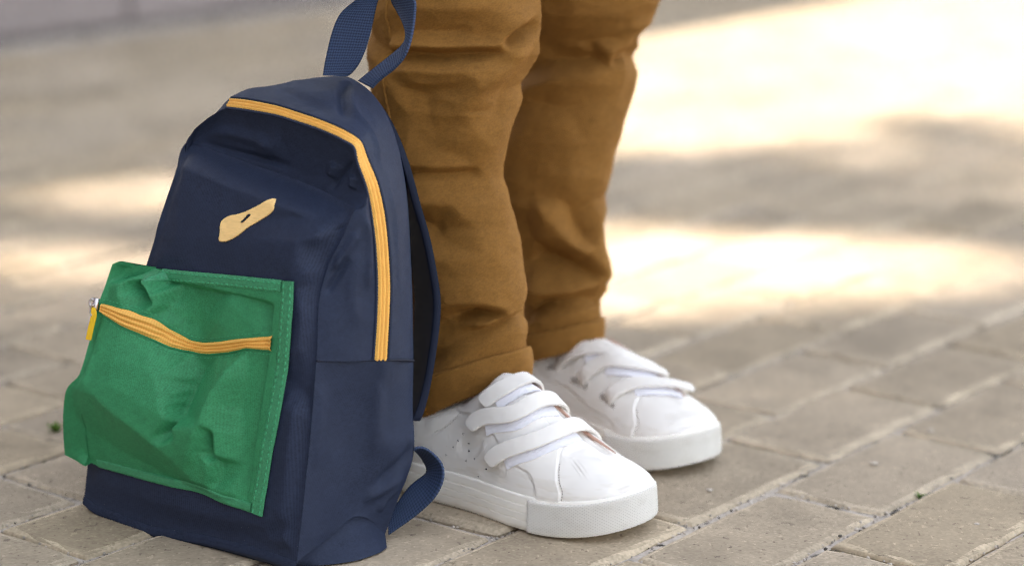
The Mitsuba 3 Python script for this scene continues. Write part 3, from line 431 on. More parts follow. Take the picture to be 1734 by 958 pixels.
# ---------------------------------------------------------------- backpack, in its own frame: a to the right across the front, b up, c out of the front
def bag_parts(D, strokes=True):
    R = {}
    S = D.get('bag_strokes', {}) if strokes else {}
    rows = A(D['gusset'])                                   # (k, 4 columns, 3)
    nS = 420
    cols = [PchipInterpolator(np.arange(len(rows)), rows[:, k], axis=0)(np.linspace(0, len(rows) - 1, nS)) for k in range(4)]
    kz = (nS - 1) * D['gusset_split'] // (len(rows) - 1)    # the seam where the zip ends
    F, Zf, Zr, B = cols
    out = lambda c0, c1, bulge: (c0 + c1) / 2 + bulge
    front = A(D['front_bottom']); left = A(D['front_left'])
    # rim of the front panel
    kc = (nS - 1) * D['gusset_corner'] // (len(rows) - 1)
    right, top = F[:kc + 1], F[kc:][::-1]
    kt = (nS - 1) * D['gusset_topleft'] // (len(rows) - 1)
    top = F[kc:kt + 1][::-1]; leftc = curve(left, 200)
    nu, nv = 300, 340
    G = coons(front, right, top, leftc, nu, nv)
    h = hfield(D['front_h'] + front.tolist() + left.tolist() + F[:kt:12].tolist()); blur = lambda q, s_: gaussian_filter(q, s_, mode='nearest')
    u, v = np.linspace(0, 1, nu)[:, None], np.linspace(0, 1, nv)[None]
    edge = np.clip(np.minimum(np.minimum(u, 1 - u), np.minimum(v, 1 - v)) * 14, 0, 1); edge = edge * edge * (3 - 2 * edge)
    flat = blur(h(G[..., :2]), 3.2) - G[..., 2]; pk = A(D['pocket_rect']); ins = np.clip((G[..., 1] - pk[0]) * 120, 0, 1) * np.clip((pk[1] - G[..., 1]) * 120, 0, 1) * np.clip((pk[2] + pk[3] * G[..., 1] - G[..., 0]) * 120, 0, 1); flat = flat * (1 - ins) - .006 * ins
    G[..., 2] += edge * flat
    X = np.stack([G[..., 0], G[..., 1], 0 * G[..., 0]], -1)
    G[..., 2] += edge * (0.0012 * (meshkit.fbm(X * [24, 18, 1], 2, 5) - .5) + .0014 * ridged(X * [16, 22, 1] + meshkit.fbm(X * 12, 2, 8)[..., None] * .8, 3, 31))
    m = gmesh(G); m.vertices = sculpt(m, S.get('front', []), [0, 0, 1], edge.ravel() * .9 + .1); R['front_panel'] = m
    R['_front'] = G
    def strip(name, c0, c1, bulge, nt, key, noise=.0012, sl=slice(None)):
        c0, c1 = c0[sl], c1[sl]
        t = np.linspace(0, 1, nt)[None, :, None]
        T = np.gradient(c0, axis=0); n = unit(np.cross(T, c1 - c0)); ctr = A([.115, .15, -.05])
        n = n * np.sign(((c0 - ctr) * n).sum(1))[:, None]
        g = c0[:, None] * (1 - t) + c1[:, None] * t + n[:, None] * (np.sin(np.pi * t) * bulge)
        g = g + n[:, None] * (np.minimum(1, 6 * np.minimum(t, 1 - t)) * (noise * (meshkit.fbm(g * 40, 2, 9)[..., None] - .5) + .0018 * ridged(g * 26, 3, 61)[..., None]))
        R['_' + name] = g.shape[:2]; m = gmesh(g); lk = np.broadcast_to(np.clip(8 * np.minimum(t, 1 - t), .06, 1), g.shape[:2] + (1,)).ravel()
        m.vertices = sculpt(m, S.get(key, []), [.7, .7, .2], lk); return m
    R['front_gusset'] = strip('front_gusset', F, Zf, .004, 60, 'fgus', sl=slice(kz, None))
    R['rear_gusset'] = strip('rear_gusset', Zr, B, .003, 70, 'rgus', sl=slice(kz, None))
    lo = slice(0, kz + 1)
    g = loft([F[lo], Zf[lo], Zr[lo], B[lo]], 120); t = np.linspace(0, 1, 120)[None, :, None]
    g = g + A([1, 0, .2]) * (np.clip(8 * np.minimum(t, 1 - t), 0, 1) * .0024 * ridged(g * 20, 3, 71)[..., None])
    m = gmesh(g); m.vertices = sculpt(m, S.get('side', []), [1, 0, .3], None); R['side_panel'] = m
    R['_side_panel'] = g.shape[:2]
    # zip tape with two coil rows
    def zip_mesh(z0, z1, n, hh=.0018):
        t = np.linspace(0, 1, 25)[None, :, None]; T = np.gradient(z0, axis=0); nn = unit(np.cross(T, z1 - z0)); nn *= np.sign((nn * n).sum(1))[:, None]
        prof = .0003 + hh * (.8 * np.exp(-((t - .5) / .10) ** 2) + .95 * np.exp(-((t - .24) / .09) ** 2) + .95 * np.exp(-((t - .76) / .09) ** 2))
        prof = prof * np.clip(np.minimum(t, 1 - t) * 12, 0, 1)
        g = z0[:, None] * (1 - t) + z1[:, None] * t + nn[:, None] * prof
        return gmesh(g)
    R['gusset_fill'] = gmesh(loft([Zf[kt - 1:], Zr[kt - 1:]], 12)); zz = slice(kz, kt + 1); ctr = A([.115, .15, -.05])
    def dense(c, n=900): return curve(c, n)
    z0, z1 = Zf[zz], Zr[zz]; nz = (z0 + z1) / 2 - ctr
    i = np.linspace(0, len(z0) - 1, 900); I = lambda c: np.stack([np.interp(i, np.arange(len(c)), c[:, k]) for k in range(3)], 1)
    R['zip'] = zip_mesh(I(z0), I(z1), I(nz))
    # lips of cloth along the zip and stitching
    R['zip_lips'] = cat([tube(curve(c, 300) + 0.0004 * unit(curve(nz, 300)), .0011, 6) for c in (z0, z1)])
    R['seam_piping'] = cat([tube(curve(F[5:kt], 500), .0012, 7)])
    R['seam_cross'] = tube(curve([F[kz], Zf[kz] , Zr[kz], B[kz]], 60), .0009, 6)
    # back and base
    left_b = leftc.copy(); left_b[:, 2] = -.10; left_m = leftc.copy(); left_m[:, 2] = -.05; left_m[:, 0] -= .008
    tl = F[kt:], Zf[kt:], Zr[kt:], B[kt:]
    R['left_gusset'] = gmesh(loft([leftc[::-1], left_m[::-1], left_b[::-1]], 30))
    # the left end of the top gusset rows (kt..end) closes on to the left gusset's top
    Bl = np.vstack([left_b, B[::-1]])
    back = Bl; cb = back.mean(0); nb = 40
    tt = np.linspace(0, 1, nb)[None, :, None]; bb = curve(np.vstack([back, back[:1]]), 300)
    R['back_panel'] = gmesh(bb[:, None] * (1 - tt) + (cb + A([0, 0, -.012])) * tt)
    bot = curve(front, 160); rear = np.linspace(left_b[0], B[0], 160); rear[:, 1] = 0
    rear[:, 1] = -.006; base = loft([bot, bot + A([0, -.0055, .0012]), bot + A([0, -.0095, -.004]), bot * .85 + rear * .15 + A([0, -.0115, 0]), (bot + rear) / 2 + A([0, -.0085, 0]), rear], 60)
    R['base_panel'] = gmesh(base)
    # side end of the base, tucked up under the lifted side cloth
    e0 = PchipInterpolator(np.arange(4), rows[0], axis=0)(np.linspace(0, 3, 60)); e1 = curve(D['base_line'], 60); q = np.linspace(0, 1, 24)[None, :, None]; R['base_end'] = gmesh(e0[:, None] * (1 - q) + e1[:, None] * q + A([-.005, .001, 0]) * (np.sin(np.linspace(0, np.pi, 60)) ** .7)[:, None, None] * np.sin(np.pi * q ** .7))
    return R

def pocket_parts(D, strokes=True, under=None):
    S = D.get('bag_strokes', {}) if strokes else {}
    b, r, t, l = (A(D['pocket'][k]) for k in ('bottom', 'right', 'top', 'left'))
    nu, nv = 340, 360
    G = coons(b, r, t, l, nu, nv)
    h = hfield(D['pocket_h'] + b.tolist() + r.tolist() + t.tolist() + l.tolist())
    u, v = np.linspace(0, 1, nu)[:, None], np.linspace(0, 1, nv)[None]
    edge = np.clip(np.minimum(np.minimum(u, 1 - u), np.minimum(v, 1 - v)) * 16, 0, 1); edge = edge * edge * (3 - 2 * edge)
    H = gaussian_filter(h(G[..., :2]), 3.0, mode='nearest'); G[..., 2] += edge * (H - G[..., 2])
    X = np.stack([G[..., 0], G[..., 1], 0 * G[..., 0]], -1)
    wob = (.0008 * (meshkit.fbm(X * 40, 2, 3) - .5) + .0009 * ridged(X * [26, 22, 1] + meshkit.fbm(X * 14, 2, 8)[..., None] * .8, 3, 51))
    zc = (curve(D['pzip0'], 200) + curve(D['pzip1'], 200)) / 2; dz = cKDTree(zc[:, :2]).query(G[..., :2].reshape(-1, 2))[0].reshape(edge.shape)
    calm = np.clip((dz - .010) / .010, .05, 1); G[..., 2] += edge * calm * wob
    m = gmesh(G); m.vertices = sculpt(m, S.get('pocket', []), [0, 0, 1], (edge * calm).ravel())
    if under is not None:                                  # the pocket lies on the panel, never in it
        uv_ = A(under.vertices); d, i = cKDTree(uv_[:, :2]).query(A(m.vertices)[:, :2], k=4); w = 1 / (d + 1e-5); w /= w.sum(1, keepdims=True)
        v = A(m.vertices).copy(); v[:, 2] = np.maximum(v[:, 2], (uv_[i, 2] * w).sum(1) + .0018); m.vertices = v
    R = {'pocket': m}
    V = A(m.vertices); tree = cKDTree(V[:, :2]); N = vnormals(V, m.faces); N *= np.sign(N[:, 2:3].mean())
    def on(ab, lift):
        ab = A(ab)[..., :2]; d, i = tree.query(ab.reshape(-1, 2), k=28); w = np.exp(-(d / .0013) ** 2) + 1e-9; w /= w.sum(1, keepdims=True)
        p = (V[i] * w[..., None]).sum(1); n = unit((N[i] * w[..., None]).sum(1)); p[:, :2] = ab.reshape(-1, 2)
        return (p + n * lift).reshape(ab.shape[:-1] + (3,)), n.reshape(ab.shape[:-1] + (3,))
    z0, z1 = curve(D['pzip0'], 500), curve(D['pzip1'], 500)
    tt = np.linspace(0, 1, 25)[None, :, None]; g = z0[:, None] * (1 - tt) + z1[:, None] * tt
    p, n = on(g, 0.0004)
    for _ in range(2): n = unit(np.gradient(n, axis=1) * 0 + (np.roll(n, 1, 0) + n + np.roll(n, -1, 0)))
    prof = .0008 + .0018 * (.8 * np.exp(-((tt - .5) / .10) ** 2) + .95 * np.exp(-((tt - .24) / .09) ** 2) + .95 * np.exp(-((tt - .76) / .09) ** 2)); prof = prof * np.clip(np.minimum(tt, 1 - tt) * 12, 0.05, 1)
    R['zip'] = gmesh(p + n * prof)
    # folded hems: right, top, bottom
    def hem(line, width, inward, lift=.0010, s0=0, s1=1, n0=400):
        c = curve(line, n0)[int(s0 * n0):int(s1 * n0) or None]; T = unit(np.gradient(c[:, :2], axis=0)); P = np.stack([-T[:, 1], T[:, 0]], 1)
        P = P * np.sign((P * A(inward)).sum(1))[:, None]
        q = np.linspace(-.05, 1, 14)[None, :, None]; ab = c[:, None, :2] + P[:, None] * q * width
        p, n = on(ab, 0); pr = lift * (1 - np.abs(2 * np.clip(q, 0, 1) - 1) ** 6) + .0002
        lines = []
        for f in (.22, .78):
            x, nn = on(c[:, :2] + P * width * f, 0); lines.append(x + nn * (lift + .0002))
        return gmesh(p + n * pr), lines
    hems = []; lines = []
    for key, w, inw, s0, s1 in (('right', .0115, [1, 0], 0, 1), ('top', .0085, [0, -1], .30, 1), ('bottom', .0065, [0, 1], .16, 1)):
        m2, ls = hem(D['pocket'][key], w, inw, s0=s0, s1=s1); hems.append(m2); lines += ls
    R['hems'] = hems
    st = [dashes(L, .00062, .0030, .0018) for L in lines[:4]]
    for off in (-1, 1):                               # rows of stitches along the zip
        c = (z0 if off < 0 else z1); o = (z1 - z0); o = o / np.linalg.norm(o[:, :2], axis=1, keepdims=True)
        x, nn = on(c[:, :2] + o[:, :2] * off * .0026, .0003); st.append(dashes(x, .00034, .0022, .0014))
    R['stitching'] = cat(st)
    R['lip'] = cat([tube(on(c[::4, :2], .0006)[0], .0007, 5) for c in (z0, z1)])
    # gusset walls that close the pocket on to the bag: left, bottom left, top left
    rimL = curve(l, 80); back = rimL.copy(); back[:, 2] = np.minimum(back[:, 2], -.004); back[:, 0] += .02
    R['wall_left'] = gmesh(np.stack([rimL, (rimL * .5 + back * .5) - A([.004, 0, 0]), back], 1))
    for key in ('top', 'bottom'):
        c = curve(D['pocket'][key], 200)[:75]; k = c.copy(); k[:, 2] = np.minimum(k[:, 2], -.002); k[:, 1] += (-.004 if key == 'top' else .006)
        R['wall_' + key] = gmesh(np.stack([c, (c + k) / 2, k], 1))
    R['_on'] = on
    return R

# ---------------------------------------------------------------- trouser legs
def leg_mesh(rows, na=260, nz=420, noise_seed=3, zmin=None):
    """rows: z, centre x, centre y, half width, half depth"""
    rows = A(sorted(rows, key=lambda r: r[0])); z = np.linspace(rows[0, 0], rows[-1, 0], nz)
    f = PchipInterpolator(rows[:, 0], rows[:, 1:], axis=0)(z)
    a = np.arange(na) * 2 * np.pi / na; e = 2.25
    ca, sa = np.cos(a), np.sin(a); ca, sa = np.sign(ca) * abs(ca) ** (2 / e), np.sign(sa) * abs(sa) ** (2 / e)
    G = np.stack([f[None, :, 0] + ca[:, None] * f[None, :, 2], f[None, :, 1] + sa[:, None] * f[None, :, 3], np.broadcast_to(z, (na, nz))], -1)
    return G

def leg_parts(D, key, strokes=True):
    L = D[key]; S = D.get('leg_strokes', {}).get(key, []) if strokes else []
    G = leg_mesh(L['rows'])
    z0, z1 = G[0, 0, 2], G[0, -1, 2]; c = A(L['hem_dir'])
    # the hem is tilted: lower at the heel
    mid = G.mean(0); side = ((G - mid[None])[..., :2] @ c) / .04
    k = np.clip((L['hem_top'] - G[..., 2]) / (L['hem_top'] - z0), 0, 1)
    G[..., 2] += -k * side * L['hem_tilt']
    n = unit(np.concatenate([(G - mid[None])[..., :2], np.zeros(G.shape[:2] + (1,))], -1))
    if strokes and L.get('relief'):
        rel = A(L['relief']); a_ = np.arange(G.shape[0]) * 2 * np.pi / G.shape[0]; th = (a_ - np.pi / 2) % (2 * np.pi) - np.pi      # 0 faces the front of the picture
        pts = [[t_ * .043, z_, h_] for t_, z_, h_ in rel.tolist()] + [[s_ * w_ * .043, z_, 0] for s_ in (-1, 1) for w_ in (1.75, 2.4, 3.2) for z_ in np.linspace(z0 - .02, z1 + .02, 14)] + [[t_ * .043, z_, 0] for t_ in np.linspace(-3, 3, 15) for z_ in (z0 - .01, z1 - .06, z1 + .02)]
        f_ = hfield(pts); o_ = np.argsort(th); H = np.zeros(G.shape[:2]); H[o_] = gaussian_filter(f_(np.stack(np.meshgrid(th[o_] * .043, np.linspace(z0, z1, G.shape[1]), indexing='ij'), -1)), 1.7, mode='nearest')
        G = G + n * (H * L.get('gain', 1.0))[..., None]
    G = G + n * (.0012 * 2 * (meshkit.fbm(np.stack([G[..., 0] * 40, G[..., 1] * 40, G[..., 2] * 34], -1), 3, 11) - .5))[..., None]
    G = G + n * (.0022 * 2 * (meshkit.fbm(np.stack([G[..., 0] * 22, G[..., 1] * 22, G[..., 2] * 30 + 7], -1), 2, 21) - .5))[..., None]
    X = np.stack([G[..., 0] * 1.0, G[..., 1], G[..., 2] * 1.5], -1); X = X + .012 * (meshkit.fbm(X * 16, 2, 77)[..., None] - .5)
    dense = .6 + .8 * np.clip((.17 - G[..., 2]) / .06, 0, 1) + .9 * np.exp(-((G[..., 2] - .34) / .04) ** 2)
    calm = np.clip((np.arange(G.shape[1]) / G.shape[1] - L['cuff_frac'] * .85) / .04, .12, 1)[None]
    G = G + n * (.0027 * dense * calm * ridged(X * 30, 4, 81))[..., None]
    m = gmesh(G, closed=True); v = A(m.vertices)
    mm = trimesh.Trimesh(sculpt(m, S, None), m.faces, process=False)
    R = {'leg': mm, '_G': G}
    # turned-up cuff: a doubled band following the leg's lower end
    V = A(mm.vertices).reshape(G.shape); nz = G.shape[1]; kc = int(nz * L['cuff_frac'])
    Cc = V[:, :kc].copy(); mid = Cc.mean(0); n = unit(np.concatenate([(Cc - mid[None])[..., :2], np.zeros(Cc.shape[:2] + (1,))], -1))
    q = np.linspace(0, 1, kc)[None, :, None]
    outer = Cc + n * (.0040 + .0014 * np.sin(np.pi * q))
    lip = Cc[:, -1:] + n[:, -1:] * A([.0036, .0022, -.0005])[None, :, None] + A([0, 0, 1]) * A([.0012, .0018, .0010])[None, :, None]
    low = Cc[:, :1] + n[:, :1] * A([-.004, -.0015, .0015])[None, :, None] + A([0, 0, -1]) * A([-.03, .0006, .0012])[None, :, None]
    R['cuff'] = gmesh(np.concatenate([low, outer, lip], 1), closed=True)
    R['_cuff_outer'] = outer
    return R


SOLE = A([(0, 0), (.01, .22), (.05, .34), (.15, .39), (.30, .37), (.42, .37), (.55, .42), (.68, .48), (.80, .49), (.90, .43), (.96, .32), (.99, .18), (1, .02), (.985, -.16), (.945, -.31), (.88, -.42), (.78, -.49), (.66, -.51), (.52, -.47), (.40, -.42), (.28, -.40), (.15, -.40), (.05, -.34), (.01, -.22)])
def sole_outline(L, W, n=320):
    P = np.vstack([SOLE, SOLE[:1]]) * [L, W]; d = np.r_[0, np.cumsum(np.linalg.norm(np.diff(P, axis=0), axis=1))]
    return CubicSpline(d, P, axis=0, bc_type='periodic')(np.linspace(0, d[-1], n, endpoint=False))
def toe_spring(x, L): return .009 * np.clip((x / L - .70) / .30, 0, 1) ** 2



# ------------------------------------------------------------------ materials
def principled(color, rough=.6, spec=.4, **k):
    c = {'type': 'rgb', 'value': list(color)} if isinstance(color, (tuple, list)) else color
    return {'type': 'principled', 'base_color': c, 'roughness': rough, 'specular': spec, **k}
def two(b): return {'type': 'twosided', 'bsdf': b}
def bump(b, fn, scale, eps=3e-4): return {'type': 'bumpmap', 'bsdf': b, 'arbitrary': proc(fn, eps), 'scale': scale}
BO, BM = A(D['bag_O']), A(D['bag_M'])
def bagp(p):
    q = p - mi.Point3f(*map(float, BO)); return [q.x * float(BM[0, k]) + q.y * float(BM[1, k]) + q.z * float(BM[2, k]) for k in range(3)]
def cloth(col, amp, ribs, seed):
    def f(p, n, uv):
        r = dr.sin((uv.x * ribs[0] + uv.y * ribs[1]) * 6283.18)
        t = F3(p.x * 60 + seed, p.y * 60, p.z * 60) - .5
        g = N3(p.x * 1100, p.y * 1100, p.z * 1100) - .5; h = N3(p.x * 420, p.y * 420, p.z * 420) - .5
        return mi.Color3f(*col) * (1 + amp * r + .20 * t + .40 * g + .14 * h)
    return proc(f)
def weave(ribs, k=1.0):
    def f(p, n, uv):
        return dr.sin((uv.x * ribs[0] + uv.y * ribs[1]) * 6283.18) * .5 + k * (N3(p.x * 1500, p.y * 1500, p.z * 1500) - .5)
    return f
NAVY = (.0185, .0268, .0560)
scene['nylon_navy'] = two(bump(principled(cloth(NAVY, .15, (.50, .05, .1), 3), .62, .22, sheen=.12), weave((.50, .05, .1)), .00012))
scene['nylon_navy_plain'] = two(bump(principled(cloth(NAVY, .10, (.42, .52, .3), 5), .62, .22, sheen=.12), weave((.42, .52, .3)), .00018))
scene['nylon_strap'] = two(principled((.011, .015, .031), .7, .12))
scene['navy_dark'] = two(principled((.012, .015, .030), .7, .3))
scene['nylon_green'] = two(bump(principled(cloth((.034, .222, .094), .05, (.60, .12, .0), 8), .60, .28, sheen=.15), weave((.60, .12, 0)), .00008))
scene['green_hem'] = two(principled(cloth((.042, .245, .115), .05, (.7, .7, .0), 12), .5, .4))
scene['green_thread'] = two(principled((.055, .34, .16), .6, .3))
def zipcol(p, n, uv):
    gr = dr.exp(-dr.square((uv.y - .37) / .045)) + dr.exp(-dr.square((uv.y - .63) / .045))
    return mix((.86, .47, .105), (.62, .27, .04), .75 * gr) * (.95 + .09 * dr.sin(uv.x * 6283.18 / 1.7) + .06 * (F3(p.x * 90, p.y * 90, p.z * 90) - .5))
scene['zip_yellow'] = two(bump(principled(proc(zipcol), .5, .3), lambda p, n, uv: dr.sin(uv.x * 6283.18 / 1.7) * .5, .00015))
scene['yellow_embroidery'] = two(bump(principled(proc(lambda p, n, uv: mi.Color3f(.92, .62, .26) * (.92 + .16 * N3(bagp(p)[0] * 300, bagp(p)[1] * 1800, 0))), .6, .3), lambda p, n, uv: N3(bagp(p)[0] * 300, bagp(p)[1] * 1800, 0), .0002))
scene['yellow_tag'] = two(principled((.80, .50, .02), .5, .4))
scene['steel'] = two({'type': 'roughconductor', 'material': 'Cr', 'alpha': .18})
def web(p, n, uv):
    return mi.Color3f(.026, .046, .105) * (.55 + .9 * smoothstep(-.6, .6, dr.sin(uv.x * 6.28318) * .6 + .5 * dr.sin(uv.y * 6.28318)))
scene['webbing_navy'] = two(bump(principled(proc(web), .6, .35), lambda p, n, uv: dr.sin(uv.x * 6.28318) * .6 + .4 * dr.sin(uv.y * 6.28318), .0004))
def twill(p, n, uv):
    f = F3(p.x * 26, p.y * 26, p.z * 26) - .5
    g = N3(p.x * 800 + p.z * 500, p.y * 800, p.z * 1000 - p.x * 400) - .5; h = N3(p.x * 300, p.y * 300, p.z * 380) - .5
    return mi.Color3f(.200, .095, .021) * (1 + .24 * f + .34 * g + .12 * h)
scene['twill_mustard'] = two(bump(principled(proc(twill), .85, .2, sheen=.35, sheen_tint=.8), lambda p, n, uv: dr.sin((p.x * .72 + p.z * .62 + p.y * .2) * 6283.18 * .45) * .35 + N3(p.x * 1100, p.y * 1100, p.z * 1100), .00022))
scene['thread_orange'] = two(principled((.50, .22, .03), .7, .3))
def leather(p, n, uv):
    d = F3(p.x * 45, p.y * 45, p.z * 45)
    sc = smoothstep(.50, .72, F3(p.x * 70, p.y * 70, p.z * 260)) * smoothstep(.056, .036, p.z)
    return mi.Color3f(.76, .735, .70) * (1 - .08 * smoothstep(.5, .8, d)) * (1 - sc * mi.Color3f(.07, .085, .11))
scene['leather_white'] = two(bump(principled(proc(leather), .42, .45), lambda p, n, uv: F3(p.x * 220, p.y * 220, p.z * 220), .0003))
def rubber(p, n, uv):
    d = smoothstep(.50, .85, F3(p.x * 70, p.y * 70, p.z * 140)); low = smoothstep(.016, .001, p.z) * .5
    k = dr.clip(d * .13 + low * .5 * F3(p.x * 120, p.y * 120, p.z * 60), 0, 1)
    return mix((.88, .855, .80), (.47, .40, .31), k)
scene['rubber_white'] = two(principled(proc(rubber), .55, .35))
scene['rubber_tread'] = two(bump(principled(proc(lambda p, n, uv: rubber(p, n, uv) * (.80 + .20 * smoothstep(-.9, .1, dr.maximum(dr.sin(uv.x * 6.28318), dr.sin(uv.y * 6.28318))))), .6, .3), lambda p, n, uv: dr.maximum(dr.sin(uv.x * 6.28318), dr.sin(uv.y * 6.28318)), .0006, 2e-4))
scene['velcro_white'] = two(bump(principled((.74, .74, .80), .95, .1, sheen=.6), lambda p, n, uv: F3(p.x * 700, p.y * 700, p.z * 700), .0012))
scene['edge_pink'] = two(principled((.50, .31, .24), .7, .3))
scene['lining_grey'] = two(principled((.33, .30, .27), .8, .2))
scene['shoe_hole'] = two(principled((.05, .05, .05), .9, .1))
scene['skin'] = two(principled((.62, .36, .27), .5, .4))
scene['shirt_white'] = two(principled((.6, .6, .6), .8, .2))
scene['hair_brown'] = two(principled((.10, .055, .03), .6, .3))

def brickuv(p):
    x, y = p.x - D['brick']['org'][0], p.y - D['brick']['org'][1]
    return x * float(DU[0]) + y * float(DU[1]), x * float(DV[0]) + y * float(DV[1])
def paver(p, n, uv):
    u, v = brickuv(p); row = dr.floor(v * 10)
    odd = row - 2 * dr.floor(row / 2)
    k = dr.floor(u / .2 - (.768 + .5 * odd + .062 * row)); tone = cell_rand(k, row, 3); hue = cell_rand(k, row, 9)
    big = F3(p.x * 9, p.y * 9, 0) - .5; fine = N3(p.x * 520, p.y * 520, p.z * 520) - .5; mid = F3(p.x * 60, p.y * 60, p.z * 60) - .5
    sp = smoothstep(.80, .95, N3(p.x * 330, p.y * 330, 5)) ; dk = smoothstep(.84, .97, N3(p.x * 300 + 40, p.y * 300, 9))
    stain = smoothstep(.56, .74, F3(p.x * 14 + 9, p.y * 14, 0))
    top = mix((.335, .270, .190), (.355, .293, .222), hue) * (.88 + .24 * tone) * (1 + .26 * big + .22 * mid + .34 * fine) * (1 + .28 * sp - .40 * dk) * (1 - .14 * stain)
    worn = mix((.58, .48, .34), (.54, .46, .35), hue) * (1 + .5 * fine + .5 * mid - .3 * dk)
    ch = smoothstep(.998, .975, n.z) * smoothstep(.1, .3, n.z)
    return mix(top, worn, ch * (.28 + .5 * F3(p.x * 30, p.y * 30, 3)))
scene['paver_concrete'] = two(bump(principled(proc(paver), .85, .25), lambda p, n, uv: .6 * F3(p.x * 160, p.y * 160, p.z * 160) + .5 * N3(p.x * 700, p.y * 700, p.z * 700), .0011))
def sand(p, n, uv):
    f = N3(p.x * 420, p.y * 420, 0); g = F3(p.x * 34, p.y * 34, 0); c = F3(p.x * 12, p.y * 12, 3)
    return mix(mix((.40, .355, .31), (.52, .465, .41), f), (.055, .05, .042), smoothstep(.52, .70, g) * smoothstep(.35, .6, N3(p.x * 260, p.y * 260, 4)))
scene['joint_sand'] = two(bump(principled(proc(sand), .95, .1), lambda p, n, uv: N3(p.x * 420, p.y * 420, 0), .002))
for i, c in enumerate([(.50, .445, .39), (.30, .27, .24), (.09, .08, .07)]): scene[f'grit_{i}'] = two(principled(c, .9, .2))
def stone(p, n, uv):
    return mi.Color3f(.27, .235, .228) * (.75 + .5 * F3(p.x * 5, p.y * 5, p.z * 5)) * (.85 + .3 * N3(p.x * 130, p.y * 130, p.z * 130))
scene['wall_stone'] = two(bump(principled(proc(stone), .9, .2), lambda p, n, uv: F3(p.x * 60, p.y * 60, p.z * 60), .004))
scene['wall_mortar'] = two(principled((.16, .145, .14), .95, .1))
scene['added_house_plaster'] = two(principled((.30, .28, .26), .9, .2)); scene['added_house_roof'] = two(principled((.14, .08, .06), .9, .2))
scene['added_house_frame'] = two(principled((.5, .5, .48), .5, .4)); scene['added_house_glass'] = two(principled((.03, .035, .04), .08, .6))
scene['leaf_green'] = two({'type': 'diffuse', 'reflectance': proc(lambda p, n, uv: mi.Color3f(.060, .085, .030) * (.6 + .8 * N3(p.x * 3, p.y * 3, p.z * 3)))})
scene['bark'] = two({'type': 'diffuse', 'reflectance': proc(lambda p, n, uv: mi.Color3f(.12, .09, .065) * (.6 + .8 * F3(p.x * 40, p.y * 40, p.z * 8)))})
scene['weed_green'] = two({'type': 'diffuse', 'reflectance': {'type': 'rgb', 'value': [.10, .17, .035]}})
scene['moss_green'] = two({'type': 'diffuse', 'reflectance': {'type': 'rgb', 'value': [.10, .12, .04]}})
scene['crumb_pale'] = two({'type': 'diffuse', 'reflectance': {'type': 'rgb', 'value': [.55, .50, .44]}})

def tag(key, label, cat=None, group=None, kind=None):
    labels[key] = {k: v for k, v in dict(label=label, category=cat, group=group, kind=kind).items() if v}
def put(key, mesh, bsdf, smooth=True, **k):
    base, i = key, 0
    while key in scene: i += 1; key = f'{base}_{i:03d}'
    scene[key] = mikit.ply(mesh, bsdf, smooth, **k); return key

# ------------------------------------------------------------------ pavement
ORG = A(D['brick']['org'])
def uvw(u, v, z=0.0): return np.r_[ORG + DU * u + DV * v, z]
def brick_mesh(a=.2, w=.1, gap=.0048, ch=.0072, drop=.0028, n=(9, 5), jit=.0006, seed=0):
    r = np.random.default_rng(seed); hx, hy = (a - gap) / 2, (w - gap) / 2
    def ring(hx, hy, j):
        P = []
        for (x0, y0, x1, y1, k) in ((-hx, -hy, hx, -hy, n[0]), (hx, -hy, hx, hy, n[1]), (hx, hy, -hx, hy, n[0]), (-hx, hy, -hx, -hy, n[1])):
            for t in np.arange(k) / k: P.append([x0 + (x1 - x0) * t, y0 + (y1 - y0) * t])
        P = A(P); c = np.abs(P / [hx, hy]).min(1) > .93; P[c] *= .982
        return P + r.normal(0, j, P.shape)
    top, mid, out = ring(hx - ch, hy - ch, jit), ring(hx - ch * .35, hy - ch * .35, jit * .6), ring(hx, hy, jit)
    m = len(top); V = np.vstack([np.c_[top, r.normal(0, .00015, m)], np.c_[mid, np.full(m, -drop * .35) + r.normal(0, .0003, m)], np.c_[out, np.full(m, -drop * 1.25) + r.normal(0, .0005, m)], np.c_[out, np.full(m, -.03)], [[0, 0, .0003]]])
    F = [[4 * m, i, (i + 1) % m] for i in range(m)]
    for k in range(3):
        for i in range(m):
            j = (i + 1) % m; F += [[k * m + i, (k + 1) * m + i, (k + 1) * m + j], [k * m + i, (k + 1) * m + j, k * m + j]]
    return trimesh.Trimesh(V, F, process=False)
def simple_brick():
    hx, hy, ch = .09725, .04725, .0075; q = A([[-1, -1], [1, -1], [1, 1], [-1, 1]])
    V = np.vstack([np.c_[q * [hx - ch, hy - ch], np.zeros(4)], np.c_[q * [hx, hy], np.full(4, -.006)], np.c_[q * [hx, hy], np.full(4, -.03)]])
    F = [[0, 1, 2], [0, 2, 3]]
    for k in (0, 4):
        for i in range(4): j = (i + 1) % 4; F += [[k + i, k + 4 + i, k + 4 + j], [k + i, k + 4 + j, k + j]]
    return V, A(F).astype(int)
VAR = [mikit.ply(brick_mesh(seed=s), 'paver_concrete', 25) for s in range(16)]
FAR = [mikit.ply(brick_mesh(n=(2, 1), jit=.0007, seed=40 + s), 'paver_concrete', 25) for s in range(6)]
CO = A(D['cam']['origin']); CF = unit(A(D['cam']['target']) - CO); CR_ = unit(np.cross(CF, A(D['cam']['up']))); CU_ = np.cross(CR_, CF)
TANX = math.tan(math.radians(D['cam']['fov']) / 2)
WALL_V = -9.999
allb = []
for row in range(-45, 46):
    for k in range(-32, 40):
        u = (.768 + .5 * (row % 2) + .062 * row + k + .5) * .2; v = (row + .5) * .1; c = uvw(u, v); allb.append((u, v, c, row, k))
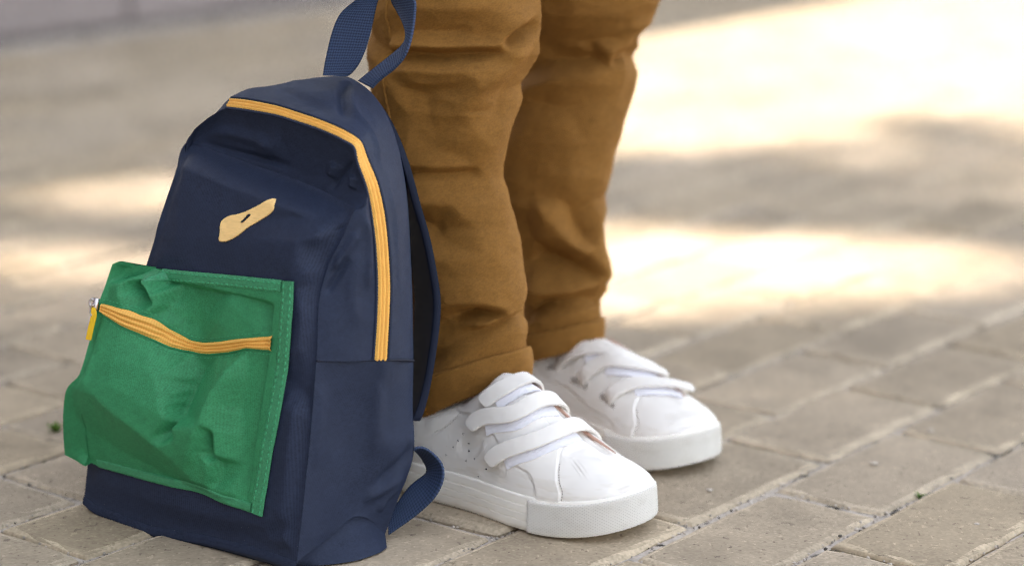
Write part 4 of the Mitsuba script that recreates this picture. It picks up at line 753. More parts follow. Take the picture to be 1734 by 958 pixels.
def visible(c):
    d = c - CO; z = d @ CF
    return z > .3 and abs(d @ CR_) < z * TANX + .13 and abs(d @ CU_) < z * TANX * .5517 + .09
WV = D['wall_v']
allb = [b for b in allb if b[1] > WV + .05 and b[0] > -8.2]
near = sorted([b for b in allb if visible(b[2])], key=lambda b: np.linalg.norm(b[2] - CO))[:300]
ids = {(b[3], b[4]) for b in near}
for i, (u, v, c, row, k) in enumerate(near):
    r = np.random.default_rng(row * 1000 + k + 77777)
    M = T().translate((c + [0, 0, r.normal(0, .0007)]).tolist()).rotate([0, 0, 1], math.degrees(YAW) + (180 if r.random() < .5 else 0) + r.normal(0, .25)).rotate([0, 1, 0], r.normal(0, .18)).rotate([1, 0, 0], r.normal(0, .25))
    src = VAR[int(r.integers(16))] if np.linalg.norm(c - CO) < 2.7 else FAR[int(r.integers(6))]
    scene['pavement__paving_brick' + (f'_{i:03d}' if i else '')] = {**src, 'to_world': M}
V0, F0 = simple_brick(); R2 = np.stack([DU, -DV], 1); VV, FF = [], []
rest = [b for b in allb if (b[3], b[4]) not in ids]
for i, b in enumerate(rest): VV.append(np.c_[V0[:, :2] @ R2.T + b[2][:2], V0[:, 2]]); FF.append(F0 + 12 * i)
put('pavement__paving_brick_field', trimesh.Trimesh(np.vstack(VV), np.vstack(FF), process=False), 'paver_concrete', False); labels['pavement__paving_brick_field'] = {'kind': 'stuff'}
s = 150.0; put('pavement', trimesh.Trimesh([[-s, -s, -.0042], [s, -s, -.0042], [s, s, -.0042], [-s, s, -.0042]], [[0, 1, 2], [0, 2, 3]], process=False), 'joint_sand', False)
tag('pavement', 'grey brown paving bricks laid in half bond with sandy joints', 'pavement', kind='structure')
# grit in the joints near by
def grit():
    ico = trimesh.creation.icosahedron(); r = np.random.default_rng(5); sets = [[], [], []]; offs = [0, 0, 0]
    for (u, v, c, row, k) in near:
        if np.linalg.norm(c - CO) > 2.5: continue
        cnt = 46 if np.linalg.norm(c - CO) < 2.0 else 22
        for _ in range(cnt):
            if r.random() < .68: uu, vv = u + r.uniform(-.1, .1), v - .05 + r.normal(0, .0022)
            else: uu, vv = u - .1 + r.normal(0, .0022), v + r.uniform(-.05, .05)
            g = int(r.choice(3, p=[.55, .35, .10])); rad = r.uniform(.0005, .0014); dens = meshkit.noise(np.array([uu * 14, vv * 14, 0.]))
            if g == 2 and dens < .5: g = 0
            V = ico.vertices * rad * r.uniform(.7, 1.3, 3) + uvw(uu, vv, -.0042 + rad * .5 + abs(r.normal(0, .0012)))
            sets[g].append((V, ico.faces + offs[g])); offs[g] += 12
    for g in range(3):
        put('pavement__joint_grit', trimesh.Trimesh(np.vstack([x[0] for x in sets[g]]), np.vstack([x[1] for x in sets[g]]), process=False), f'grit_{g}', False)
grit()
for k in ('', '_001', '_002'): labels['pavement__joint_grit' + k] = {'kind': 'stuff'}

# ------------------------------------------------------------------ garden wall at the back and the tree behind it
def box(u0, u1, v0, v1, z0, z1, bev=.006):
    c = uvw((u0 + u1) / 2, (v0 + v1) / 2, (z0 + z1) / 2); h = A([u1 - u0, v1 - v0, z1 - z0]) / 2
    P = []
    for sx in (-1, 1):
        for sy in (-1, 1):
            for sz in (-1, 1):
                for a in range(3):
                    q = A([sx, sy, sz]) * h; q = q - A([sx, sy, sz]) * bev * (np.arange(3) != a); P.append(q)
    P = A(P); P = P[:, :1] * np.r_[DU, 0] + P[:, 1:2] * np.r_[DV, 0] + P[:, 2:] * A([0, 0, 1]) + c
    return trimesh.convex.convex_hull(P)
WH = D['wall_h']
put('stone_wall', box(-6, 9.5, WV - .30, WV - .012, -.02, WH - .07), 'wall_mortar', False)
tag('stone_wall', 'low grey stone wall along the far edge of the pavement', 'wall')
zs = [0.004, .16, .34, .52, .72, .92, WH - .075]; zs = [z for z in zs if z < WH - .1] + [WH - .075]
for i in range(len(zs) - 1):
    u = -6.0 + .17 * (i % 2)
    while u < 9.4:
        L = .42 + .22 * np.random.default_rng(int(u * 100) + i * 9999 + 100000).random(); L = min(L, 9.45 - u); d = .004 * np.random.default_rng(int(u * 77) + i + 5000).random()
        put('stone_wall__stone', box(u + .005, u + L - .005, WV - .05, WV + d, zs[i] + .004, zs[i + 1] - .006, .008), 'wall_stone', False); u += L
u = -6.05
while u < 9.5: put('stone_wall__coping_stone', box(u + .003, u + .897, WV - .34, WV + .03, WH - .07, WH, .01), 'wall_stone', False); u += .9

def added_house(name, u0, u1, v0, v1, h, label, face):
    put(name, box(u0, u1, v0, v1, -.02, h, .01), 'added_house_plaster', False); tag(name, label, 'added_house')
    cu, cv = (u0 + u1) / 2, (v0 + v1) / 2; e = .3; k = .25
    put(name + '__roof', trimesh.convex.convex_hull(np.vstack([uvw(u_, v_, z_) for u_, v_, z_ in [(a_, b_, h + .004) for a_ in (u0 - e, u1 + e) for b_ in (v0 - e, v1 + e)] + [(cu + (u_ - cu) * k, cv + (v_ - cv) * k, h + 1.9) for u_ in (u0, u1) for v_ in (v0, v1)]])), 'added_house_roof', False)
    lo, hi = (u0, u1) if face == 'v' else (v0, v1)
    for w in np.arange(lo + 1.0, hi - 1.6, 2.3):
        for wz in ((1.0, 4.0) if h > 6 else (1.2,)):
            B = (lambda a0, a1, d0, d1, z0, z1, b_: box(a0, a1, v1 + d0, v1 + d1, z0, z1, b_)) if face == 'v' else (lambda a0, a1, d0, d1, z0, z1, b_: box(u1 + d0, u1 + d1, a0, a1, z0, z1, b_))
            k_ = put(name + '__window', B(w, w + 1.1, 0.001, .05, wz, wz + 1.5, .01), 'added_house_frame', False)
            for du in (.07, .58): put(k_ + '__pane', B(w + du, w + du + .45, .051, .057, wz + .08, wz + 1.42, .001), 'added_house_glass', False)
added_house('added_house', -13.0, -.6, WV - 8.3, WV - 1.3, 7.4, 'unseen plain grey building behind the stone wall, added to block sky from the left', 'v')  # out of view, put in so sky light from the left is blocked
added_house('added_house_001', -15.0, -8.2, WV + .6, 8.5, 5.5, 'unseen plain grey building across the pavement, added to cut low sky light', 'u')  # second unseen building, added to hide low sky so light falls more from above
def inside(P, xy):
    x, y = xy[:, 0], xy[:, 1]; c = np.zeros(len(xy), bool); n = len(P)
    for i in range(n):
        (x0, y0), (x1, y1) = P[i], P[(i + 1) % n]
        if y0 == y1: continue
        h = ((y0 > y) != (y1 > y)) & (x < (x1 - x0) * (y - y0) / (y1 - y0) + x0); c ^= h
    return c
def leaves():
    """leaf layers of a broad crown; the gaps in it let the sun through on to the pavement"""
    r = np.random.default_rng(11); pos, size = [], []
    u, v = np.meshgrid(np.arange(-2.6, 8.0, .058), np.arange(WV - .1, 3.4, .058), indexing='ij')
    for layer in range(4):
        uv = np.stack([u, v], -1).reshape(-1, 2) + r.uniform(-.03, .03, (u.size, 2)); xy = ORG + uv[:, :1] * DU + uv[:, 1:] * DV
        lit = np.zeros(len(xy))
        for P, w in D['sun_gaps']:
            for dx, dy in ((0, 0), (.06, 0), (-.06, 0), (0, .06), (0, -.06), (.045, .045), (-.045, -.045), (.045, -.045), (-.045, .045)):
                if w == 1 or dx == dy == 0: lit = np.maximum(lit, np.where(inside(A(P), xy + [dx, dy]), w, 0))
        lit = np.where((lit > 0) & (lit < 1), lit ** .35, lit)
        keep = r.random(len(xy)) > lit
        e = meshkit.fbm(np.c_[uv * .9, 0 * uv[:, :1]], 3, 4); ed = np.minimum(np.minimum(uv[:, 0] + 2.6, 8.0 - uv[:, 0]), 3.4 - uv[:, 1])
        keep &= ed > e * .5
        xy = xy[keep]; h = 4.2 + 1.5 * meshkit.fbm(np.c_[uv[keep] * 1.1 + layer * 9, 0 * xy[:, :1]], 2, layer) + r.uniform(0, .9, len(xy)) + layer * .12
        pos.append(np.c_[xy, np.zeros(len(xy))] + SUN * (h / SUN[2])[:, None])
    p = np.vstack(pos); n = len(p)
    nn = unit(r.normal(0, .55, (n, 3)) + SUN); t = unit(np.cross(nn, r.normal(0, 1, (n, 3)))); b = np.cross(nn, t); L = r.uniform(.05, .075, n)[:, None]; W = L * .62
    V = np.stack([p - t * L, p - b * W + nn * .006, p + t * L, p + b * W + nn * .006, p - t * L * .2 - nn * .004], 1).reshape(-1, 3)
    F = (np.arange(n) * 5)[:, None, None] + A([[0, 1, 4], [1, 2, 4], [2, 3, 4], [3, 0, 4]]).astype(int)[None]
    return trimesh.Trimesh(V, F.reshape(-1, 3), process=False), p
lm, lp = leaves()
put('broadleaf_tree__crown', lm, 'leaf_green', False)
cc = uvw(-.2, WV - 3.2, 4.6); base = uvw(-.22, WV - .7, -.02)
put('broadleaf_tree__trunk', tube([base, base + [.05, -.02, 1.2], base + [0, .05, 2.6], base * .75 + cc * .25 + [0, 0, 2.6]], np.linspace(.17, .10, 40), 14, 40), 'bark')
r = np.random.default_rng(3); limbs = []
for i in range(160):
    if len(limbs) > 30: break
    q = lp[r.integers(len(lp))]; st = base + [0, .03, 2.2 + 1.0 * r.random()]; md = (st + q) / 2 + [0, 0, -.15 + .5 * r.random()]
    sh = curve([st, md, q], 60); sh = sh[:, :2] - SUN[:2] * (sh[:, 2] / SUN[2])[:, None]
    if np.mean([max(inside(A(P), sh[i_:i_ + 1])[0] for P, w in D['sun_gaps']) for i_ in range(60)]) > .12 or np.linalg.norm(q - st) > 5.5: continue
    limbs.append(tube([st, md, q], np.linspace(.05, .008, 24), 7, 24))
put('broadleaf_tree__limbs', cat(limbs), 'bark')
tag('broadleaf_tree', 'broad leafy tree standing behind the stone wall', 'tree')

# ------------------------------------------------------------------ backpack
def clothuv(shape, w, h): return np.stack(np.meshgrid(np.linspace(0, w, shape[0]), np.linspace(0, h, shape[1]), indexing='ij'), -1).reshape(-1, 2)
def B2W(m): return trimesh.Trimesh(A(m.vertices) @ BM.T + BO, m.faces, process=False)
bp = bag_parts(D); pp = pocket_parts(D, True, bp['front_panel'])
tag('backpack', 'navy blue backpack with a green front pocket and yellow zips leaning on the leg', 'backpack')
put('backpack__front_panel', B2W(bp['front_panel']), 'nylon_navy', True, uv=clothuv((300, 340), .215, .27))
put('backpack__front_gusset', B2W(bp['front_gusset']), 'nylon_navy_plain', True, uv=clothuv(bp['_front_gusset'], 0.75, 0.045))
put('backpack__rear_gusset', B2W(bp['rear_gusset']), 'nylon_navy_plain', True, uv=clothuv(bp['_rear_gusset'], 0.75, 0.07))
put('backpack__side_panel', B2W(bp['side_panel']), 'nylon_navy_plain', True, uv=clothuv(bp['_side_panel'], 0.15, 0.12))
put('backpack__shoulder_piece', B2W(bp['gusset_fill']), 'nylon_navy_plain')
put('backpack__side_panel', B2W(bp['left_gusset']), 'nylon_navy_plain')
put('backpack__back_panel', B2W(bp['back_panel']), 'nylon_navy_plain')
put('backpack__base', B2W(cat([bp['base_panel'], bp['base_end']])), 'nylon_navy_plain')
zuv = lambda n, L_: np.stack(np.meshgrid(np.linspace(0, L_, n), np.linspace(0, 1, 25), indexing='ij'), -1).reshape(-1, 2)
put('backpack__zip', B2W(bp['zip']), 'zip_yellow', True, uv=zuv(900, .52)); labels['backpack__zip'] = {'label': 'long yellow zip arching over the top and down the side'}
put('backpack__zip__lip', B2W(bp['zip_lips']), 'nylon_navy_plain')
put('backpack__seam', B2W(cat([bp['seam_cross']])), 'navy_dark')
# emblem
from shapely.geometry import Polygon
fv = A(bp['front_panel'].vertices); ft = cKDTree(fv[:, :2])
def onfront(ab, lift):
    ab = A(ab)[:, :2]; d, i = ft.query(ab, k=5); w = 1 / (d + 1e-5); w /= w.sum(1, keepdims=True)
    return np.c_[ab, (fv[i, 2] * w).sum(1) + lift]
def patch(P, th, key, mat):
    c = curve(np.vstack([P, P[:1]]), 90)[:-1]; cen = c.mean(0)
    rings = [onfront(c, -.0004), onfront(c, th * .9), onfront(cen[:2] + (c[:, :2] - cen[:2]) * .965, th)] + [onfront(cen[:2] + (c[:, :2] - cen[:2]) * k, th) for k in np.linspace(.94, .02, 26)]
    put(key, B2W(gmesh(A(rings).transpose(1, 0, 2), closed=True)), mat, 40)
patch(A(D['emblem']), .0014, 'backpack__emblem_patch', 'yellow_embroidery'); labels['backpack__emblem_patch'] = {'label': 'pale yellow slanted emblem patch with a small dark slit'}
patch(A(D['emblem_slit']), .0026, 'backpack__emblem_patch__slit', 'navy_dark')
# pocket
put('backpack__pocket', B2W(pp['pocket']), 'nylon_green', True, uv=clothuv((340, 360), .19, .18)); labels['backpack__pocket'] = {'label': 'crumpled green front pocket'}
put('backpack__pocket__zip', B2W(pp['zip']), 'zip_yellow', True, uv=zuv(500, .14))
put('backpack__pocket__zip_lip', B2W(pp['lip']), 'nylon_green')
for h in pp['hems']: put('backpack__pocket__hem', B2W(h), 'green_hem')
put('backpack__pocket__stitching', B2W(pp['stitching']), 'green_thread'); labels['backpack__pocket__stitching'] = {'kind': 'stuff'}
put('backpack__pocket__side_wall', B2W(cat([pp['wall_left'], pp['wall_top'], pp['wall_bottom']])), 'nylon_green')
pl = A(D['pull'])
slider = cat([tube([pl[0] + [0, .004, 0], pl[0] + [0, -.005, .001]], [.0022, .0026], 8), tube([pl[0] + [-.001, .002, .002], pl[1] + [0, .003, .001], pl[1] + [-.002, 0, .002], pl[2]], .0009, 7, 20), tube([pl[2] + [.002, .002, 0], pl[2] + [0, .001, .001], pl[2] + [-.001, -.004, 0], pl[2] + [.001, -.006, 0]], .0008, 7, 20)])
put('backpack__pocket__zip_slider', B2W(slider), 'steel')
c = curve(pl[2:], 30); put('backpack__pocket__zip_pull', B2W(ribbon(c + [-.0022, 0, 0], c + [.0022, 0, -.001], .0012, 40)), 'yellow_tag')
# webbing
def strapmesh(edges, th, n=260, across=10, period=.0021):
    m = ribbon(edges[0], edges[1], th, n, across); e0, e1 = through(A(edges[0]), n), through(A(edges[1]), n); mid = (e0 + e1) / 2
    d = np.r_[0, np.cumsum(np.linalg.norm(np.diff(mid, axis=0), axis=1))]; w = np.linalg.norm(e1 - e0, axis=1).max()
    s = np.r_[np.linspace(0, w, across), np.linspace(w, 0, across)]
    uv = np.stack([np.broadcast_to(d / period, (2 * across, n)), np.broadcast_to(s[:, None] / (period * 1.2), (2 * across, n))], -1).reshape(-1, 2)
    return m, uv
for key, e, th in (('top_handle', 'handle', .0022), ('strap_webbing', 'webbing', .0020)):
    m, uv = strapmesh(D[e], th); put('backpack__' + key, B2W(m), 'webbing_navy', True, uv=uv)
m, uv = strapmesh(D['strap'], .006, 200, 12); put('backpack__shoulder_strap', B2W(m), 'nylon_strap')
flip = lambda E: [A(E[k]) * [0, 1, 1] + (A([.2287, 0, 0]) - A(E[k]) * [1, 0, 0]) for k in range(2)]
m, uv = strapmesh(flip(D['strap']), .006, 200, 12); put('backpack__shoulder_strap', B2W(m), 'nylon_strap')
m, uv = strapmesh(flip(D['webbing']), .002); put('backpack__strap_webbing', B2W(m), 'webbing_navy', True, uv=uv)

# ------------------------------------------------------------------ the child: body, trousers, shoes
import manifold3d
def hull_body(bones, edge=.012):
    M = None
    for (a, ra), (b, rb) in bones:
        S = [manifold3d.Manifold.sphere(float(r), 20).translate([float(x) for x in p]) for p, r in ((a, ra), (b, rb))]
        h = manifold3d.Manifold.batch_hull(S); M = h if M is None else M + h
    m = M.refine_to_length(edge).to_mesh(); t = trimesh.Trimesh(m.vert_properties[:, :3], m.tri_verts, process=True); trimesh.smoothing.filter_taubin(t, iterations=12); return t
lg = {k: leg_parts(D, k) for k in ('near', 'far')}
def ctr(k, z): R = A(sorted(D[k]['rows'])); return np.r_[[np.interp(z, R[:, 0], R[:, 1]), np.interp(z, R[:, 0], R[:, 2])], z]
body = []
FWD = A([.72, -.69, 0]); LFT = A([.69, .72, 0])
hipc = (ctr('near', .52) + ctr('far', .52)) / 2; hipc[2] = .60
for k in ('near', 'far'):
    hp = hipc + (LFT * .055 if k == 'far' else -LFT * .055) - [0, 0, .03]
    P = [(ctr(k, .03), .022), (ctr(k, .075), .020), (ctr(k, .19), .019), (ctr(k, .33), .024), (ctr(k, .45), .044), (hp, .058)]
    body += list(zip(P[:-1], P[1:])); body.append(((ctr(k, .025), .02), (ctr(k, .02) + FWD * .10, .018)))
chest, neck = hipc + [0, 0, .26], hipc + [0, 0, .36]
body += [((hipc, .085), (chest, .085)), ((chest + [0, 0, .03], .07), (neck, .034)), ((neck, .034), (neck + [0, 0, .05], .034)), ((neck + [0, 0, .11], .080), (neck + [0, 0, .15], .082))]
for s_ in (-1, 1):
    sh = chest + LFT * s_ * .10 + [0, 0, .05]; el = sh + LFT * s_ * .03 + [0, 0, -.17]; wr = el + FWD * .03 + [0, 0, -.14]
    body += [((sh - LFT * s_ * .05, .045), (sh, .040)), ((sh, .036), (el, .028)), ((el, .028), (wr, .020)), ((wr, .020), (wr + [0, 0, -.06], .016))]
put('person', hull_body(body), 'skin')
tag('person', 'child in mustard brown trousers and white strap trainers standing behind the backpack', 'person')
hips = hull_body([((ctr(k, .50), .064), (hipc + (LFT * .05 if k == 'far' else -LFT * .05), .085)) for k in ('near', 'far')] + [((hipc - LFT * .03, .095), (hipc + LFT * .03 + [0, 0, .05], .095))])
put('person__trousers', cat([lg['near']['leg'], lg['far']['leg'], hips]), 'twill_mustard'); labels['person__trousers'] = {'label': 'mustard brown cotton trousers with turned up hems'}
sh_b = [((hipc + [0, 0, .03], .10), (chest, .098)), ((chest, .095), (neck + [0, 0, -.03], .05))]
for s_ in (-1, 1): s0 = chest + LFT * s_ * .10 + [0, 0, .05]; sh_b += [((chest + [0, 0, .04], .06), (s0, .048)), ((s0, .047), (s0 + LFT * s_ * .015 + [0, 0, -.10], .044))]
put('person__shirt', hull_body(sh_b), 'shirt_white')
put('person__hair', hull_body([((neck + [0, 0, .16] - FWD * .012, .084), (neck + [0, 0, .12] - FWD * .022, .078))]), 'hair_brown')
for k in ('near', 'far'): put('person__trousers__cuff', trimesh.Trimesh(lg[k]['cuff'].vertices, lg[k]['cuff'].faces, process=False), 'twill_mustard')
vs = A(lg['near']['leg'].vertices).reshape(lg['near']['_G'].shape); co = lg['near']['_cuff_outer']; st = []
for i0 in (160, 165):
    n_ = unit(co[i0] - co[:, :].mean(0)); st.append(dashes(curve(co[i0] + n_ * .0006, 60), .00035, .0022, .0013))
put('person__trousers__stitching', cat(st), 'thread_orange'); labels['person__trousers__stitching'] = {'kind': 'stuff'}
seam = vs[162, 40:400]; put('person__trousers__side_seam', tube(curve(seam, 200), .0015, 7), 'twill_mustard')

def upper_grid(L, W, nx=420, nf=240, low=0.0):
    o = sole_outline(L, W, 800); x = np.linspace(.002, L - .0015, nx); xs = L * (1 - (1 - np.linspace(0, 1, nx)) ** 1.0) ; x = .0015 + (L - .003) * (np.linspace(0, 1, nx) * .6 + .4 * (.5 - .5 * np.cos(np.pi * np.linspace(0, 1, nx))))
    im, iL = o[:, 0].argmin(), o[:, 0].argmax(); med = o[im:iL + 1] if im < iL else np.vstack([o[im:], o[:iL + 1]]); lat = np.vstack([o[iL:], o[:im + 1]]) if im < iL else o[iL:im + 1]
    ym = np.interp(x, med[:, 0], med[:, 1]); yl = np.interp(x, lat[::-1, 0], lat[::-1, 1])
    inset = .0022; ym = ym - np.minimum(inset, np.maximum(ym - yl, 0) * .2); yl = yl + np.minimum(inset, np.maximum(ym - yl, 0) * .2)
    kx = A([0, .03, .1, .25, .36, .42, .5, .6, .7, .8, .88, .94, .975, 1]) * L
    kz = A([.046, .066, .073, .076, .092, .103, .098, .082, .066, .0555, .049, .0435, .038, .031])
    kz = kz * (1 - low) + low * A([.046, .064, .070, .070, .078, .084, .080, .071, .062, .0545, .049, .0435, .038, .031]); zt = PchipInterpolator(kx, kz)(x); zb = .027 + toe_spring(x, L)
    f = np.linspace(0, np.pi, nf); n = 2.5; c, s = np.cos(f), np.sin(f)
    cy = np.sign(c) * abs(c) ** (2 / n); sz = abs(s) ** (2 / 2.15)
    slope = np.interp(x, A([0, .3, .5, .75, 1]) * L, [.0, .10, .20, .08, 0])       # sides lean in over the instep
    y0, hw = (ym + yl) / 2, (ym - yl) / 2; pinch = 1 - slope[:, None] * (sz[None] ** 1.5) * 2.0
    # x, phi: 0 lateral foot, pi medial foot
    G = np.stack([np.broadcast_to(x[:, None], (nx, nf)), y0[:, None] - hw[:, None] * cy[None] * pinch, zb[:, None] + (zt - zb)[:, None] * sz[None]], -1)
    return G, x, f
def make_shoe(L, W, side, place, name, straps):
    """a low trainer with three hook-and-loop straps; side -1 mirrors it into a left shoe"""
    o = sole_outline(L, W, 360); n2 = unit(np.stack([np.gradient(np.r_[o[-1:, 1], o[:, 1], o[:1, 1]])[1:-1], -np.gradient(np.r_[o[-1:, 0], o[:, 0], o[:1, 0]])[1:-1]], 1))
    if ((o - o.mean(0)) * n2).sum(1).mean() < 0: n2 = -n2
    M = np.eye(4); ca, sa = math.cos(place[2]), math.sin(place[2]); M[:3, :3] = A([[ca, -sa, 0], [sa, ca, 0], [0, 0, 1]]) @ np.diag([1, side, 1]); M[:3, 3] = [place[0], place[1], .0006]
    def emit(part, m, mat, smooth=True, **k):
        v = A(m.vertices) @ M[:3, :3].T + M[:3, 3]; f = m.faces[:, ::-1] if side < 0 else m.faces
        return put(f'{name}{part}', trimesh.Trimesh(v, f, process=False), mat, smooth, **k)
    sp = toe_spring(o[:, 0], L)
    def ringz(prof):
        return gmesh(np.stack([np.c_[o + n2 * off, z + sp] for off, z in prof], 1), closed=True, flip=False)
    prof = [(-.03, .0010), (-.006, .0008), (-.0022, .0012), (-.0006, .003), (0, .0055), (0, .0090), (-.0012, .0094), (-.0012, .0103), (.0001, .0107), (.0002, .0150), (-.0012, .0154), (-.0012, .0162), (.0001, .0166), (-.0002, .0208), (-.0016, .0213), (-.0016, .0222), (-.0004, .0227), (-.0008, .0278), (-.0022, .0288), (-.006, .0287)]
    emit('__sole', ringz(prof), 'rubber_white', 35)
    # textured toe bumper
    sel = np.where(o[:, 0] > .66 * L)[0]; brk = np.where(np.diff(sel) > 1)[0]
    if len(brk): sel = np.r_[sel[brk[0] + 1:], sel[:brk[0] + 1]]
    bprof = [(.0000, .0012), (.0022, .0020), (.0028, .0045), (.0022, .014), (.0014, .0245), (.0007, .0262), (-.0015, .0268)]
    bz = np.array([q[1] for q in bprof]); zz = np.linspace(bz[0], bz[-1], 40); bo = np.interp(zz, bz, [q[0] for q in bprof])
    endt = np.clip(np.minimum(np.arange(len(sel)), np.arange(len(sel))[::-1]) / 2.0, 0, 1)
    G = np.stack([np.c_[o[sel] + n2[sel] * (b * endt - .0008 * (1 - endt))[:, None], z + sp[sel] * (1 if z > .004 else 1)] for z, b in zip(zz, bo)], 1)
    arc = np.r_[0, np.cumsum(np.linalg.norm(np.diff(o[sel], axis=0), axis=1))]
    ua = np.broadcast_to(arc[:, None], G.shape[:2]); za = np.broadcast_to(zz[None], G.shape[:2]); uv = np.stack([(ua * .7 + za) / .0022, (ua * .7 - za) / .0022], -1).reshape(-1, 2)
    emit('__toe_bumper', gmesh(G), 'rubber_tread', True, uv=uv)
    # upper
    G, x, f = upper_grid(L, W, low=1.0 if side < 0 else 0.0); um = gmesh(G, flip=True); V0 = A(um.vertices)
    if (vnormals(V0, um.faces)[:, 2].mean()) < 0: um = gmesh(G)
    GI = [RegularGridInterpolator((x, f), G[..., k]) for k in range(3)]; NG = vnormals(A(um.vertices), um.faces).reshape(G.shape); NI = [RegularGridInterpolator((x, f), NG[..., k]) for k in range(3)]
    def S(xx, ff, lift=0.0):
        q = np.stack([np.clip(np.broadcast_to(A(xx), np.broadcast(A(xx), A(ff)).shape), x[0], x[-1]), np.clip(np.broadcast_to(A(ff), np.broadcast(A(xx), A(ff)).shape), 0, np.pi)], -1)
        p = np.stack([g(q) for g in GI], -1); n = unit(np.stack([g(q) for g in NI], -1)); return p + n * A(lift)[..., None]
    rad = np.radians
    def line(q, n=60, lift=0.0): q = curve(A(q) * [1, .01], n) * [1, 100]; return S(q[:, 0] * L, rad(q[:, 1]), lift)
    lat = [(.24, 84), (.252, 64.7), (.36, 43), (.514, 23.5), (.60, 19.5), (.645, 20.5), (.68, 14), (.698, 3), (.698, -4)]; latv = [(.795, -4), (.792, 12), (.765, 28), (.738, 48), (.72, 62), (.715, 74)]
    med = [(.15, 118), (.164, 127), (.25, 144), (.339, 155), (.45, 163), (.558, 168), (.64, 166), (.69, 168), (.718, 173.5), (.725, 184)]; medv = [(.81, 184), (.814, 158), (.79, 145), (.767, 136), (.75, 122), (.74, 112)]
    XF = np.stack(np.meshgrid(x / L, np.degrees(f) / 100, indexing='ij'), -1).reshape(-1, 2); VV = V0.copy(); nrm = vnormals(VV, um.faces); nrm *= np.sign(nrm[:, 2].mean())
    for E1_, E2_, mid in ((lat, latv, 80), (med, medv, 110)):
        ring = np.vstack([E1_, E2_, [(.60, mid), (.32, mid)]]) * [1, .01]
        ins = inside(ring, XF); bd = np.vstack([line(E1_, 200), line(E2_, 120)]); d = cKDTree(bd).query(V0)[0]
        VV += nrm * (np.where(ins, np.clip(d / .0012, 0, 1), 0) * .0012 - np.where(ins, 0, np.exp(-(d / .0009) ** 2)) * .0007)[:, None]
    um = trimesh.Trimesh(VV, um.faces, process=False)
    strokes = [
        (line([(.282, 66), (.262, 50.5), (.195, 32.4), (.13, 27)]), .0014, -.0008, 1), (line([(.27, 72), (.20, 52), (.14, 44)]), .007, .0022, 0), (line([(.28, 114), (.2, 128), (.14, 136)]), .007, .0020, 0),
        (line([(.74, 58), (.755, 78), (.765, 92)]), .0028, -.0010, 0), (line([(.80, 50), (.83, 72), (.85, 92)]), .008, .0012, 0),
        (line([(.93, 25), (.955, 60), (.958, 90), (.955, 120), (.93, 155)]), .0022, -.0014, 0), (line([(.87, 60), (.90, 84), (.90, 110)]), .004, -.0006, 0),
        (line([(.40, 20), (.5, 13), (.58, 11)]), .008, .0012, 0), (line([(.30, 22), (.37, 19), (.44, 18)]), .006, -.0016, 0), (line([(.42, 8), (.50, 8), (.58, 7)]), .005, -.0012, 0),
        (line([(.60, 104 if side > 0 else 76), (.68, 103 if side > 0 else 77), (.74, 101 if side > 0 else 79), (.80, 101 if side > 0 else 79), (.835, 106 if side > 0 else 76)]), .0024, -.0040, 0), (line([(.66, 88), (.74, 88), (.80, 90)]), .005, .0012, 0)]
    v = sculpt(um, strokes, [0, 0, 1]); emit('__upper', trimesh.Trimesh(v, um.faces, process=False), 'leather_white')
    st = []
    for q in ([(.705, 4), (.69, 14), (.655, 23), (.61, 23)], [(.80, 4), (.80, 12), (.773, 28), (.746, 48)], [(.69, 25), (.73, 27), (.76, 28)], [(.287, 66), (.268, 51), (.20, 33.5)], [(.735, 176), (.70, 163), (.64, 161)], [(.822, 176), (.822, 158), (.775, 135)]):
        st.append(dashes(line(q, 60, .0009), .00026, .0013, .0009))
    emit('__stitching', cat(st), 'lining_grey'); labels[f'{name}__stitching'] = {'kind': 'stuff'}
    for xx, ff in ((.324, 31), (.308, 26), (.293, 20.7), (.267, 14.2), (.361, 22), (.366, 16.8), (.398, 11.7), (.361, 10.4), (.442, 14.2), (.426, 2.6), (.459, 7.8)):
        p0, p1 = S(xx * L, rad(ff), -.0008).reshape(3), S(xx * L, rad(ff), .0004).reshape(3); emit('__vent_hole', tube([p0, p1], .00055, 8), 'shoe_hole', False)
    am = (lambda a_: a_) if side > 0 else (lambda a_: 182 - a_)
    tr = line([(.42, am(113)), (.50, am(113)), (.58, am(112)), (.66, am(111)), (.72, am(110)), (.78, am(109)), (.835, am(107))], 90, .0022)
    emit('__edge_trim', tube(tr, np.r_[np.full(70, .0013), np.linspace(.0013, .0004, 20)], 8), 'edge_pink')
    tr = line([(.42, am(116)), (.50, am(116)), (.58, am(115)), (.66, am(114)), (.72, am(113)), (.78, am(112)), (.85, am(110))], 90, .0026)
    emit('__edge_binding', tube(tr, np.r_[np.full(70, .0013), np.linspace(.0013, .0003, 20)], 8), 'leather_white')
    emit('__tongue', gmesh(np.stack([line([(.30, q), (.45, q), (.60, q), (.70, q)], 60, -.0005 + .0020 * math.sin(math.pi * t)) for q, t in ((74, 0.02), (80, .3), (90, .5), (98, .7), (105, .98))], 1), flip=True), 'leather_white')
    for path, wd in straps:
        q = A(path); s = np.linspace(0, 1, 130); K = S(q[:, 0] * L, rad(q[:, 1]), (q[:, 2] + np.where(q[:, 2] > 2.5, .8, 0)) * .001)
        kk = np.r_[0, np.cumsum(np.linalg.norm(np.diff(K, axis=0), axis=1))]; kk /= kk[-1]; P = CubicSpline(kk, K)(s)
        xc = PchipInterpolator(kk, q[:, 0])(s) * L; ph = rad(PchipInterpolator(kk, q[:, 1])(s)); lift = np.zeros(130)
        tip = np.sqrt(np.clip(1 - (1 - np.clip(s / .055, 0, 1)) ** 2.4, 0, 1)); hw = wd / 2 * (.62 + .38 * tip)
